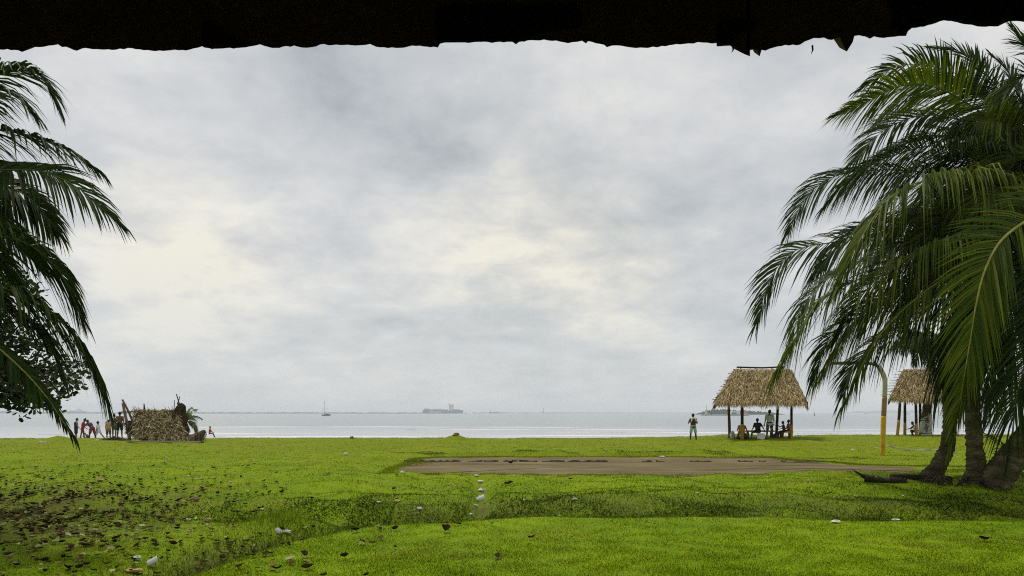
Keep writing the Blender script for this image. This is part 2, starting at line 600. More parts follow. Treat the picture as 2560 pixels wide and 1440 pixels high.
SX, SY = 15000, 14500
mb.add([(-SX, 60, SEA), (SX, 60, SEA), (SX, SY, SEA), (-SX, SY, SEA)], [(0, 1, 2, 3)])
sea = mb.build('sea', sea_material())
set_props(sea, 'calm pale grey sea under the clouds', None, None, 'structure')
# foam lines of small waves running in
M_foam = flat('foam', (.66, .67, .68), rough=.6)
for i, (y0, x0, x1) in enumerate(((101, -60, 75), (118, 5, 95), (139, -20, 130), (112, -70, -28), (165, -85, 20))):
    mb = MB(); pts = []
    n = 60
    for k in range(n):
        x = x0 + (x1 - x0) * k / (n - 1)
        yy = y0 + 2.2 * math.sin(x * .06 + i) + .9 * math.sin(x * .23 + 2 * i)
        w = (.5 + .5 * math.sin(x * .19 + i * 1.7)) * (.16 + y0 * .002) * math.sin(math.pi * k / (n - 1)) + .03
        pts.append((x, yy, w))
    vs, fs = [], []
    for x, yy, w in pts:
        vs += [(x, yy - w, SEA + .005), (x, yy, SEA + .10 + .06 * w), (x, yy + w, SEA + .005)]
    for k in range(n - 1):
        a = k * 3
        fs += [(a, a + 3, a + 4, a + 1), (a + 1, a + 4, a + 5, a + 2)]
    mb.add(vs, fs)
    set_props(mb.build('wave', M_foam, smooth=True), 'low white line of a small wave running in to the beach', None, None, 'structure')

# ------------------------------------------------------------------ court slab
M_slab = mat('worn_concrete', [(.25, (.080, .058, .024)), (.45, (.138, .107, .050)), (.62, (.19, .152, .076)), (.78, (.29, .24, .135))], scale=.9, rough=.95, bump=.35, bscale=9, stretch=(.45, 1, 1), detail=9, spec=.1)
M_dark = mat('dark_crack', [(.3, (.018, .015, .010)), (.7, (.05, .04, .022))], scale=6, rough=1)
mb = MB()
rs = random.Random(4)
edge = spline([(x, y, 0) for x, y in SLAB + [SLAB[0]]], 150)[:-1]
ring = [(p.x + rs.uniform(-.16, .16), p.y + rs.uniform(-.13, .13)) for p in edge]
cx, cy = 4.0, 26.3
vs = [(cx, cy, SLAB_Z + .015)]
for k in (.5, .8, 1.0):
    for x, y in ring:
        xx, yy = cx + (x - cx) * k, cy + (y - cy) * k
        vs.append((xx, yy, SLAB_Z + .015 - (.03 if k == 1.0 else 0)))
n = len(ring)
fs = [(0, 1 + i, 1 + (i + 1) % n) for i in range(n)]
for k in range(2):
    o = 1 + k * n
    fs += [(o + i, o + n + i, o + n + (i + 1) % n, o + (i + 1) % n) for i in range(n)]
mb.add(vs, fs)
slab = mb.build('pavement', M_slab, smooth=True)
set_props(slab, 'worn brown concrete court sunk in the lawn', None, None, 'structure')
# the open expansion joint: dark broken runs, plus the weeds' edge at the rim
for (p0, p1) in ((1010, 1045), (1050, 1152), (1168, 1206), (1209, 1246), (1258, 1294), (1298, 1344), (1354, 1412), (1418, 1490), (1470, 1520), (1604, 1630), (1640, 1662), (1725, 1780), (1846, 1882), (1897, 1914), (1952, 1965), (1985, 2090)):
    mb = MB()
    Yj = 27.6
    a, b_ = (p0 - 1280) / F * Yj, (p1 - 1280) / F * Yj
    n = max(3, int((b_ - a) / .12))
    vs, fs = [], []
    for k in range(n + 1):
        x = a + (b_ - a) * k / n
        w = rs.uniform(.02, .085) * (1 if 0 < k < n else .2)
        o = rs.uniform(-.03, .03)
        vs += [(x, Yj - w + o, SLAB_Z + .019), (x, Yj + o, SLAB_Z + .03 + rs.uniform(0, .05)), (x, Yj + w + o, SLAB_Z + .019)]
    for k in range(n):
        q = k * 3
        fs += [(q, q + 3, q + 4, q + 1), (q + 1, q + 4, q + 5, q + 2)]
    mb.add(vs, fs)
    mb.build('joint', M_dark, slab)

# thin concrete strip in the grass by the yellow pole
M_conc = mat('pale_concrete', [(.3, (.26, .25, .18)), (.7, (.40, .38, .29))], scale=5, rough=.9)
mb = MB()
a, b_ = G(2185, 1121), G(2390, 1134)
pts = [a.lerp(b_, k / 24) for k in range(25)]
vs, fs = [], []
for p in pts:
    z = gz(p.x, p.y) + .055
    vs += [(p.x - .0, p.y - .14, z - .06), (p.x, p.y - .13, z), (p.x, p.y + .13, z), (p.x, p.y + .14, z - .06)]
for k in range(24):
    q = k * 4
    for j in range(3):
        fs.append((q + j, q + 4 + j, q + 5 + j, q + 1 + j))
mb.add(vs, fs)
set_props(mb.build('kerb', M_conc), 'thin pale concrete kerb strip sunk in the grass', None, None, 'structure')

# ------------------------------------------------------------------ grass (nobody could count it)
def in_poly(x, y, poly):
    r = np.zeros(x.shape, bool)
    j = len(poly) - 1
    for i in range(len(poly)):
        xi, yi = poly[i]; xj, yj = poly[j]
        c = ((yi > y) != (yj > y)) & (x < (xj - xi) * (y - yi) / (yj - yi + 1e-12) + xi)
        r ^= c
        j = i
    return r

def make_grass(name, label, N, seed, sampler, hmin, hmax, wk, lean, mat_name=None, clear_court=True):
    rs = np.random.RandomState(seed)
    x, y, hs = sampler(rs, N)
    xq = x + .35 * np.sin(y * 2.7 + x) + .18 * np.sin(x * 6.1); yq = y + .7 * np.sin(x * .8 + 1) * np.sin(x * 1.9) + .3 * np.sin(x * 5.3 + 1) + rs.normal(0, .22, len(x))
    keep = ~in_poly(xq, yq, [(4 + (a - 4) * .975, 26.3 + (b_ - 26.3) * .93) for a, b_ in SLAB])
    keep |= (np.sin(x * 1.7 + 2 * np.sin(y * .9)) * np.sin(y * 2.9 + 1.3 * np.sin(x * 1.3)) > .86) & (rs.rand(len(x)) < .5)
    if not clear_court: keep[:] = True
    s = soil_shade_mask(x, y)
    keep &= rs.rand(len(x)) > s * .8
    x, y, hs, s = x[keep], y[keep], hs[keep], s[keep]
    n = len(x)
    z = terrain(x, y) - .006
    if not clear_court: z = np.maximum(z, SLAB_Z + .01)
    hgt = rs.uniform(hmin, hmax, n) * hs
    w = np.maximum(.0045, wk * y) * rs.uniform(.7, 1.3, n)
    an = rs.uniform(0, 2 * np.pi, n)
    ln = rs.uniform(.1, lean, n) * hgt
    la = rs.uniform(0, 2 * np.pi, n)
    wx, wy = np.cos(an) * w, np.sin(an) * w
    co = np.empty((n, 3, 3), np.float32)
    co[:, 0] = np.stack([x - wx, y - wy, z], -1)
    co[:, 1] = np.stack([x + wx, y + wy, z], -1)
    co[:, 2] = np.stack([x + np.cos(la) * ln, y + np.sin(la) * ln, z + hgt], -1)
    me = bpy.data.meshes.new(name)
    me.vertices.add(n * 3)
    me.vertices.foreach_set('co', co.ravel())
    me.loops.add(n * 3)
    me.loops.foreach_set('vertex_index', np.arange(n * 3, dtype=np.int32))
    me.polygons.add(n)
    me.polygons.foreach_set('loop_start', np.arange(0, n * 3, 3, dtype=np.int32))
    me.polygons.foreach_set('loop_total', np.full(n, 3, dtype=np.int32))
    me.update(calc_edges=True)
    a = me.attributes.new('rnd', 'FLOAT', 'FACE'); a.data.foreach_set('value', rs.rand(n).astype(np.float32))
    a = me.attributes.new('soil_shade', 'FLOAT', 'FACE'); a.data.foreach_set('value', (s * .8).astype(np.float32))
    # blades shade like the turf they belong to: normals pulled upward
    nrm = np.zeros((n, 3, 3), np.float32)
    jx, jy = rs.normal(0, .38, n), rs.normal(0, .38, n)
    nrm[..., 0] = jx[:, None]; nrm[..., 1] = jy[:, None]; nrm[..., 2] = 1
    nrm /= np.linalg.norm(nrm, axis=-1, keepdims=True)
    me.polygons.foreach_set('use_smooth', np.ones(n, dtype=bool))
    try:
        me.normals_split_custom_set(nrm.reshape(-1, 3).tolist())
    except Exception as ex:
        print('normals', ex)
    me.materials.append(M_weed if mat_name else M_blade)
    o = bpy.data.objects.new(name, me)
    COL.objects.link(o)
    return set_props(o, label, 'grass', None, 'stuff')

def even_screen(rs, N):
    py = HZ + 57 + rs.rand(N) ** 1.0 * (1475 - HZ - 57)
    y = EYE * F / (py - HZ)
    x = (rs.uniform(-160, 2720, N) - 1280) / F * y
    yc = 50.9 + 3.5 * sst(x, 19, 25)
    y = np.minimum(y, yc - rs.rand(N) * .8)
    # clumps
    cl = .78 + .28 * np.sin(x * 5.1 + 2 * np.sin(y * 3.3)) * np.sin(y * 4.7 + 1.7 * np.sin(x * 2.9))
    hs = np.clip(cl, .45, 1.3) * rs.uniform(.7, 1.2, N) * (.72 + .28 * sst(y, 11, 14))
    return x, y, hs
make_grass('grass', 'short green grass growing all over the lawn', 620000, 1, even_screen, .022, .055, .00038, 1.0)

def ditch_weeds(rs, N):
    # taller weeds in the ditch in front and at the court's far lip
    k = rs.rand(N)
    pts = np.array(DITCH[1:8])
    t = rs.rand(N) * (len(pts) - 1)
    i = t.astype(int); fr = t - i
    bx = pts[i, 0] + (pts[i + 1, 0] - pts[i, 0]) * fr
    by = pts[i, 1] + (pts[i + 1, 1] - pts[i, 1]) * fr
    x = bx + rs.normal(.0, .35, N); y = by + rs.normal(.35, .4, N)
    # long run on the right side
    far = k > .5
    x = np.where(far, rs.uniform(-2, 13, N), x)
    y = np.where(far, 12.9 + np.abs(rs.normal(0, .8, N)), y)
    lip = k > .86
    x = np.where(lip, rs.uniform(-5.5, 14, N), x)
    y = np.where(lip, 31.2 + rs.rand(N) * .9 - .35 * sst(x, 9, 14) * 6 + .3 * np.sin(x), y)
    hs = np.where(lip, .25 + .6 * np.clip(np.sin(x * 2.3) * np.sin(x * .9 + 1) + .3, 0, 1), rs.uniform(.5, 1.5, N))
    return x, y, hs
make_grass('weeds', 'taller weeds along the ditch in the lawn, coloured dark as shade', 60000, 2, ditch_weeds, .04, .10, .00030, 1.4, 'M_weed')
def bank_weeds(rs, N):
    x = rs.uniform(-3.0, 17, N); y = 13.2 + rs.exponential(.95, N) + .35 * np.sin(x * .9) + .2 * np.sin(x * 2.3)
    sel = rs.rand(N) < .22
    x = np.where(sel, rs.normal(-5.6, 2.0, N), x); y = np.where(sel, rs.normal(13.9, .55, N), y)
    patch = np.sin(x * 2.2 + np.sin(y * 3)) * np.sin(y * 2.6 + x * .6)
    return x, y, np.clip(.9 + .5 * patch, .3, 1.4) * rs.uniform(.6, 1.2, N)
make_grass('bank_weeds', 'broad-leaved creeping weeds on the far bank of the ditch, coloured dark as shade', 95000, 5, bank_weeds, .02, .055, .0008, 2.2, 'M_weed')
def court_edge(rs, N):
    pts = np.array(SLAB + [SLAB[0]]); t = rs.rand(N) * (len(pts) - 1); i = t.astype(int); fr = (t - i)
    x = pts[i, 0] + (pts[i + 1, 0] - pts[i, 0]) * fr; y = pts[i, 1] + (pts[i + 1, 1] - pts[i, 1]) * fr
    k = 1 - np.abs(rs.normal(0, .055, N)) * (.5 + .5 * np.sin(x * 1.7 + y) + .5 * np.sin(x * 4.1))
    return 4 + (x - 4) * k + rs.normal(0, .1, N), 26.3 + (y - 26.3) * k + rs.normal(0, .1, N), rs.uniform(.5, 1.0, N)
make_grass('court_edge_grass', 'thin grass creeping over the rim of the worn court', 26000, 6, court_edge, .03, .06, .00040, 1.2, None, False)
def tall_tuft(rs, N):
    x = rs.normal(-3.75, .33, N); y = rs.normal(12.0, .4, N)
    return x, y, np.exp(-((x + 3.75) / .4) ** 2) * rs.uniform(.5, 1.2, N) + .2
make_grass('long_grass', 'clump of long thin grass standing in the ditch', 700, 3, tall_tuft, .12, .32, .00018, .6)

# ------------------------------------------------------------------ far shore
M_far = mat('far_shore', [(.3, (.045, .06, .05)), (.7, (.10, .12, .10))], scale=.02, rough=1)
M_isl = mat('island_scrub', [(.3, (.008, .018, .008)), (.55, (.018, .034, .013)), (.8, (.04, .058, .024))], scale=.06, rough=1, bump=1.0)
def ridge(name, label, x0, x1, Yd, prof, depth, n, material, seed):
    rs = random.Random(seed)
    mb = MB(); vs, fs = [], []
    for k in range(n + 1):
        u = k / n
        x = x0 + (x1 - x0) * u
        h = prof(u) * (1 + rs.uniform(-.22, .22)) + .15
        vs += [(x, Yd, SEA - .5), (x, Yd + depth * .2, SEA + h * .55), (x, Yd + depth * .5, SEA + h), (x, Yd + depth, SEA - .5)]
    for k in range(n):
        q = k * 4
        for j in range(3):
            fs.append((q + j, q + 4 + j, q + 5 + j, q + 1 + j))
    fs += [(0, 1, 2, 3), (n * 4 + 3, n * 4 + 2, n * 4 + 1, n * 4)]
    mb.add(vs, fs)
    o = mb.build(name, material, smooth=True)
    return set_props(o, label, None, None, 'structure')
def fx(px, Yd): return (px - 1280) / F * Yd
ridge('breakwater', 'long low dark breakwater along the horizon at left', fx(-700, 3300), fx(1062, 3300), 3300, lambda u: 6.5 * (1 - .35 * u) , 120, 260, M_far, 1)
ridge('breakwater_end', 'thin far end of the breakwater on the horizon', fx(1180, 5200), fx(1760, 5200), 5200, lambda u: 5.5 * (1 - .4 * u), 150, 110, M_far, 2)
ridge('island', 'low dark green island behind the barge', fx(1752, 1300), fx(1965, 1300), 1300,
      lambda u: 8.9 * min(1, u * 5.0) ** .6 * (1 - max(0, u - .25) / .78) ** .55 if u < 1 else .1, 60, 90, M_isl, 3)
ridge('headland', 'faint far headland on the horizon behind the palms', fx(2120, 7600), fx(2560, 7600), 7600, lambda u: 26 * math.sin(math.pi * min(1, u + .02)) ** .6 + 3, 300, 80, M_far, 4)
# ------------------------------------------------------------------ the open shelter the picture is taken from
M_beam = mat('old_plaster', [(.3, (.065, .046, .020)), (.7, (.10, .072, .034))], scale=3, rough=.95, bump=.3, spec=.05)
M_spall = mat('dark_spalled_concrete', [(.3, (.008, .009, .011)), (.7, (.018, .018, .020))], scale=6, rough=1, bump=.4, spec=.05)
M_room = mat('unseen_shelter_shell', [(.3, (.20, .18, .14)), (.7, (.30, .27, .21))], scale=2, rough=.9, spec=.1)
edge_px = [(-260, 121), (0, 124), (37, 125), (55, 130), (75, 120), (110, 117), (145, 111), (165, 117), (192, 127), (205, 121), (280, 125), (320, 120), (380, 127), (475, 124), (505, 116), (530, 122), (595, 120), (650, 111), (680, 120), (735, 114), (755, 119), (780, 118), (810, 110), (890, 114), (925, 110), (940, 117), (990, 120), (1040, 115), (1085, 117), (1095, 119), (1102, 105), (1200, 105), (1280, 104), (1290, 111), (1300, 103), (1360, 99), (1420, 108), (1455, 102), (1465, 109), (1470, 103), (1510, 112), (1517, 118), (1530, 114), (1550, 114), (1580, 119), (1620, 120), (1655, 115), (1710, 110), (1745, 105), (1780, 109), (1830, 115), (1835, 122), (1860, 135), (1875, 141), (1868, 128), (1892, 124), (1899, 141), (1904, 125), (1945, 116), (2000, 112), (2035, 95), (2060, 94), (2080, 100), (2100, 93), (2107, 112), (2117, 129), (2132, 105), (2136, 90), (2170, 90), (2175, 97), (2185, 91), (2210, 95), (2265, 90), (2270, 78), (2280, 70), (2330, 61), (2360, 51), (2430, 62), (2455, 67), (2495, 66), (2520, 54), (2560, 55), (2700, 60), (2850, 58)]
rs = random.Random(11)
fine = []
for (x0, y0), (x1, y1) in zip(edge_px[:-1], edge_px[1:]):
    n = max(1, int((x1 - x0) / 9))
    for k in range(n):
        u = k / n
        j = rs.gauss(0, 1.1) if k else 0
        fine.append((x0 + (x1 - x0) * u, y0 + (y1 - y0) * u + j))
fine.append(edge_px[-1])
YB = 2.2
shelter = thing('beach_shelter', (0, -1.5, 0), 'dark open shelter with crumbling roof beam above the lawn', 'shelter')
mb = MB(); vs, fs = [], []
for px, py in fine:
    p = P(px, py, YB)
    z2 = EYE + (HZ - py) / F * (YB + .14) + .05
    vs += [(p.x, YB, 3.2), (p.x, YB, p.z), (p.x, YB + .05, p.z + .036), (p.x, YB + .14, z2 + .02), (p.x, YB + .14, 3.2)]
n = len(fine)
for k in range(n - 1):
    q = k * 5
    for j in range(4):
        fs.append((q + j, q + j + 1, q + 6 + j, q + 5 + j))
fs += [(4, 3, 2, 1, 0), tuple((n - 1) * 5 + j for j in range(5))]
mb.add(vs, fs)
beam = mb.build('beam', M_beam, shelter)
beam['label'] = 'crumbling dark roof beam with ragged lower edge'
# places where the plaster has come away: black, slightly proud plates in place of the holes
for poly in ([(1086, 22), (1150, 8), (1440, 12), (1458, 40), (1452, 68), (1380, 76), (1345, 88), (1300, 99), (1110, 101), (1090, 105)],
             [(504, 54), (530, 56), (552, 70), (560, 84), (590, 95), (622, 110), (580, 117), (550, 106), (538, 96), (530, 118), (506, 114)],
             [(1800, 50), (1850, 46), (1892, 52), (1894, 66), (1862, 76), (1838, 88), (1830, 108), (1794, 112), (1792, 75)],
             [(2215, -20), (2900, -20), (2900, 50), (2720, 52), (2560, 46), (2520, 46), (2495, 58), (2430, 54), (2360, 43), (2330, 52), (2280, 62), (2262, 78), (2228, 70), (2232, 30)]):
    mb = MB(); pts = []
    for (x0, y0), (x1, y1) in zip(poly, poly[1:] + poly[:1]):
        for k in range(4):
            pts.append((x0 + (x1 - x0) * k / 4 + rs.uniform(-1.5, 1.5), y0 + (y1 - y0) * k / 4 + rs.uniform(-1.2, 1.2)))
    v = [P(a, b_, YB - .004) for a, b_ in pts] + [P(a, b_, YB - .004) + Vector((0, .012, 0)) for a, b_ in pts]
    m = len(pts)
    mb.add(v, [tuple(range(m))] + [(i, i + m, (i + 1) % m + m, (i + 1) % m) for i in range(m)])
    mb.build('dark_spall', M_spall, beam)
# hanging splinters
for px, py, l in ((2031, 118, 17), (1832, 120, 12)):
    mb = MB()
    a = P(px, py - 4, YB + .03); b_ = P(px - 3, py + l, YB + .02)
    mb.tube([a, a.lerp(b_, .5) + Vector((.003, 0, 0)), b_], [.003, .0025, .0006], 5)
    mb.build('splinter', M_beam, beam)
mb = MB(); mb.box((0, -1.55, 3.28), (8.5, 7.9, .15)); mb.build('roof', M_room, shelter)
mb = MB(); mb.box((0, -5.5, 1.6), (8.4, .15, 3.2)); mb.build('wall', M_room, shelter)  # unseen walls and floor, added to block light behind the beam
for sx in (-1, 1):
    mb = MB(); mb.box((sx * 4.15, -1.6, 1.6), (.15, 7.6, 3.2)); mb.build('wall', M_room, shelter)
mb = MB(); mb.box((0, -1.6, .06), (8.1, 7.6, .14)); mb.build('floor', M_room, shelter)

# ------------------------------------------------------------------ palms
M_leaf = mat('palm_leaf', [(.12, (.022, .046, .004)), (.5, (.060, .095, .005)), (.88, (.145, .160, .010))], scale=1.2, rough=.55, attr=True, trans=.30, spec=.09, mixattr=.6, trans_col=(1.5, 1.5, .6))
M_leaf2 = mat('shaded_palm_leaf', [(.12, (.011, .025, .005)), (.5, (.024, .048, .007)), (.88, (.058, .082, .011))], scale=1.2, rough=.55, attr=True, trans=.22, spec=.08, mixattr=.6, trans_col=(1.3, 1.5, .6))  # shaded copy of the palm leaf: backlit darkness put into the colour
M_leaf3 = mat('young_palm_leaf', [(.12, (.06, .10, .012)), (.5, (.12, .17, .02)), (.88, (.20, .24, .04))], scale=1.2, rough=.45, attr=True, trans=.35, spec=.4, mixattr=.6)
M_dry = mat('dry_palm_leaf', [(.12, (.045, .030, .014)), (.5, (.12, .085, .04)), (.88, (.24, .18, .09))], scale=2, rough=.8, attr=True, trans=.15, mixattr=.7)
M_rach = mat('frond_rib', [(.3, (.16, .17, .02)), (.7, (.34, .30, .05))], scale=2, rough=.5)
M_rach2 = mat('dark_frond_rib', [(.3, (.05, .06, .015)), (.7, (.11, .11, .03))], scale=2, rough=.5)
def trunk_material(name, lo, mid, hi):
    m = mat(name, [(.25, lo), (.5, mid), (.78, hi)], scale=2.4, rough=.95, bump=.8, bscale=11, stretch=(1, 1, 2.2), detail=8, spec=.1)
    return m
M_trunk = trunk_material('palm_trunk', (.024, .020, .010), (.085, .071, .034), (.26, .235, .14))

def frond(parent, pts, leaf_l=1.15, n=74, seed=0, material=None, rib=None, roll=None, droop=.55, start=.14, width=.025, rib_r=.028, sweep=.62, name='frond'):
    """one pinnate leaf: a rib along pts with two rows of leaflets that hang from it"""
    rs = random.Random(seed)
    n = int(n * 1.75); leaf_l *= 1.12
    if roll is None: roll = rs.choice((-1, 1)) * rs.uniform(.35, .85)
    cv = spline(pts, 40)
    cum = [0]
    for a, b_ in zip(cv[:-1], cv[1:]):
        cum.append(cum[-1] + (b_ - a).length)
    tot = cum[-1]
    def at_(s):
        s = max(0, min(1, s)) * tot
        for i in range(len(cum) - 1):
            if cum[i + 1] >= s:
                u = (s - cum[i]) / max(1e-9, cum[i + 1] - cum[i])
                return cv[i].lerp(cv[i + 1], u), (cv[i + 1] - cv[i]).normalized()
        return cv[-1], (cv[-1] - cv[-2]).normalized()
    V, Fc, Rn = [], [], []
    down = Vector((0, 0, -1))
    gust = rs.uniform(-.2, .2)
    for side in (-1, 1):
        gaps = [(g0, g0 + rs.uniform(.012, .04)) for g0 in (rs.uniform(.1, .95) for _ in range(3))]
        for k in range(n):
            u = max(0.0, min(1.0, (k + rs.uniform(-.25, .25)) / (n - 1)))
            if rs.random() < .04 or any(g0 < u < g1 for g0, g1 in gaps):
                continue
            s = start + (1 - start) * u
            p, t = at_(s)
            sd = t.cross(Vector((0, 0, 1)))
            if sd.length < .15:
                sd = t.cross(Vector((0, 1, 0)))
            sd = sd.normalized() * side
            upv = sd.cross(t) * side
            upv = upv.normalized()
            sd = (sd * math.cos(roll * side) + upv * math.sin(roll * side)).normalized()
            env = math.sin(math.pi * min(1, (.12 + .88 * u) ** .8)) ** .55 if u < .97 else .35
            env = max(env, .30)
            L = leaf_l * env * rs.uniform(.80, 1.1) * (rs.uniform(.45, .8) if rs.random() < .06 else 1)
            swp = sweep + .75 * u ** 2.2
            d = (sd * math.cos(swp) + t * math.sin(swp) + upv * (.18 + rs.uniform(-.12, .12))).normalized()
            dr = droop * rs.uniform(.75, 1.3) + gust * .3
            w = width * (0.6 + .4 * env) * rs.uniform(.8, 1.15)
            base = len(V)
            lam = [0, .3, .65, 1.0]
            ww = [.55, 1.0, .75, .05]
            wd = (t - d * t.dot(d))
            wd = (wd.normalized() * .85 + upv * rs.uniform(-.55, .55)).normalized()
            for l, q in zip(lam, ww):
                c = p + d * (L * l * (1 - .25 * dr * l)) + down * (L * dr * l * l)
                V.append(c - wd * (w * q)); V.append(c + wd * (w * q))
            r_ = rs.random()
            for j in range(3):
                a = base + 2 * j
                Fc.append((a, a + 1, a + 3, a + 2)); Rn.append(r_)
    mb = MB()
    mb.v = [tuple(v) for v in V]; mb.f = Fc; mb.r = Rn
    fo = mb.build(name, material or M_leaf, parent, smooth=True)
    mr = MB()
    m = len(cv)
    mr.tube(cv, [rib_r * (1 - .86 * (i / (m - 1)) ** .8) for i in range(m)], 6)
    off = wloc(parent)
    mr.v = [(x - off.x, y - off.y, z - off.z) for x, y, z in mr.v]
    mr.build('frond_rib', rib or M_rach2, fo, smooth=True, local=True)
    return fo

def arc(base, az, el, L, sag, n=7):
    """a frond's own curve: leaves the crown at (az, el) and bows under its weight"""
    d = Vector((math.sin(az) * math.cos(el), math.cos(az) * math.cos(el), math.sin(el)))
    return [base + d * (L * k / (n - 1)) * (1 - .12 * (k / (n - 1)) ** 2) + Vector((0, 0, -1)) * (sag * (k / (n - 1)) ** 2.1) for k in range(n)]

def trunk(parent, pts, radii, seed=0, material=None, seg=14):
    rs = random.Random(seed)
    cv = spline(pts, 70)
    m = len(cv)
    rad = []
    for i in range(m):
        u = i / (m - 1) * (len(radii) - 1)
        k = min(int(u), len(radii) - 2)
        r_ = radii[k] + (radii[k + 1] - radii[k]) * (u - k)
        rad.append(r_ * (1 + (.05 if i % 2 else -.035) + rs.uniform(-.03, .03)))
    mb = MB()
    mb.tube(cv, rad, seg)
    # lumpy bark
    mb.v = [(x + rs.gauss(0, .010), y + rs.gauss(0, .010), z + rs.gauss(0, .008)) for x, y, z in mb.v]
    return mb.build('trunk', material or M_trunk, parent, smooth=True)

def crown_boss(parent, c, r_, seed):
    """the fibrous boot the fronds grow from"""
    rs = random.Random(seed)
    mb = MB()
    mb.tube([c + Vector((0, 0, -r_ * 2.2)), c + Vector((0, 0, -r_)), c, c + Vector((0, 0, r_ * 1.2))], [r_ * .75, r_ * 1.1, r_, r_ * .3], 10)
    for k in range(14):
        a = k * 2.4
        d = Vector((math.sin(a), math.cos(a), .8 + rs.uniform(-.3, .4))).normalized()
        mb.tube([c + Vector((0, 0, -r_)), c + d * r_ * 2.6], [r_ * .5, r_ * .12], 6)
    return mb.build('leaf_sheath', M_dry, parent, smooth=True)

def palm(label, base, tpts, trad, crown, named, extra, seed, leaf_l=1.15, material=None, name='palm_tree', group=None, L=4.4, n=70, width=.025):
    root = thing(name, base, label, 'palm tree', group)
    trunk(root, tpts + [crown], trad, seed)
    crown_boss(root, crown, .20, seed)
    rs = random.Random(seed + 50)
    for i, fr in enumerate(named):
        pts = [crown] + [P(*q) for q in fr['p']]
        kw = {k: v for k, v in fr.items() if k != 'p'}
        frond(root, pts, seed=seed * 100 + i, **{**dict(leaf_l=leaf_l, n=n, width=width, material=material), **kw})
    for i, (az, el, ll, sag) in enumerate(extra):
        frond(root, arc(crown, R(az), R(el), ll, sag), seed=seed * 100 + 50 + i, leaf_l=leaf_l * rs.uniform(.85, 1.0), n=n, width=width, material=material, droop=rs.uniform(.4, .7))
    return root

GRP = None
# --- the clump of three on the right
b1 = G(2328, 1199)
c1 = P(2610, 500, 18.4)
palm('coconut palm with a curved pale trunk, first trunk of the clump beside the log', b1,
     [b1 + Vector((-.08, 0, -.1)), P(2344, 1168, b1.y), P(2368, 1118, b1.y), P(2375, 1050, b1.y), P(2377, 960, b1.y), P(2402, 820, b1.y - .1), P(2470, 660, 18.8)],
     [.31, .19, .16, .152, .16, .155, .15, .145], c1,
     [dict(p=[(2480, 452, 17.9), (2363, 445, 17.4), (2273, 464, 17.0), (2208, 513, 16.7), (2150, 600, 16.4), (2105, 690, 16.3)], leaf_l=1.91, rib=M_rach, droop=.8, roll=-.3, n=92),
      dict(p=[(2480, 540, 18.6), (2330, 560, 18.9), (2200, 575, 19.1), (2093, 603, 19.3), (1985, 628, 19.4), (1925, 700, 19.5), (1893, 806, 19.5)], leaf_l=1.35, material=M_leaf2, droop=.45, roll=.9),
      dict(p=[(2450, 580, 17.4), (2330, 612, 17.0), (2167, 690, 16.6), (2060, 742, 16.4), (2003, 826, 16.3), (1952, 912, 16.2)], leaf_l=1.91, droop=.8, roll=-.3, n=92),
      dict(p=[(2480, 620, 17.6), (2372, 687, 16.6), (2269, 765, 16.2), (2200, 838, 16.0), (2155, 915, 15.9), (2108, 1015, 15.9)], leaf_l=1.0, rib=M_rach, droop=.95, roll=-.2, n=92),
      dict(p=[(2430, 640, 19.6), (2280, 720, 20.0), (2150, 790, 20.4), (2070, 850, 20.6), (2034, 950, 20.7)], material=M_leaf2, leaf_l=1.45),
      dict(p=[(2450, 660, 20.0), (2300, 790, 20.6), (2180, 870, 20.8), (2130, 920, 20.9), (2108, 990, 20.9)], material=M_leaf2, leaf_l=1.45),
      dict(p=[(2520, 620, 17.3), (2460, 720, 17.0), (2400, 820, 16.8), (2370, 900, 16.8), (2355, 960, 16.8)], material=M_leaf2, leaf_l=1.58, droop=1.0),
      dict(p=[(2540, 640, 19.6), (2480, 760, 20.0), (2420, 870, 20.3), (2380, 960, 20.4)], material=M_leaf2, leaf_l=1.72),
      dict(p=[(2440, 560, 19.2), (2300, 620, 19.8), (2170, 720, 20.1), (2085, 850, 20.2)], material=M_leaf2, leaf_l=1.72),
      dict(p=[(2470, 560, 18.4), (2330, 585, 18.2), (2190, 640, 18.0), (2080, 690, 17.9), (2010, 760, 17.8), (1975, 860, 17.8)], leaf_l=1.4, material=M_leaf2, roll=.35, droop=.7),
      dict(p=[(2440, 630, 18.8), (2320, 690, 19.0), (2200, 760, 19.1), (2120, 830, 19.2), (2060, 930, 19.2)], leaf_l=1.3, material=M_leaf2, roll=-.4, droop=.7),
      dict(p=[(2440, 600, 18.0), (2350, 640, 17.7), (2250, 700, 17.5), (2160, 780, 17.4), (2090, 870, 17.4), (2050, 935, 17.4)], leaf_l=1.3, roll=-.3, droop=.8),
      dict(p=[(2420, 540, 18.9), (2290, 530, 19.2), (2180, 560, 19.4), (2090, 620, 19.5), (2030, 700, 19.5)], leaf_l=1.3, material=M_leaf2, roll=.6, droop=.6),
      ], [(60, 35, 4.3, 1.6), (95, 50, 4.2, 1.5), (140, 30, 4.3, 1.8), (20, 60, 4.0, 1.0), (75, -5, 4.0, 1.6), (-95, 10, 3.9, 1.8), (-120, 15, 3.5, 1.5), (-70, -20, 3.9, 1.5), (-150, 0, 3.6, 1.8), (-45, -15, 4.0, 1.5), (-170, 15, 3.4, 1.2)], 1, leaf_l=1.58)
b2 = G(2438, 1204)
c2 = P(2600, 380, 20.3)
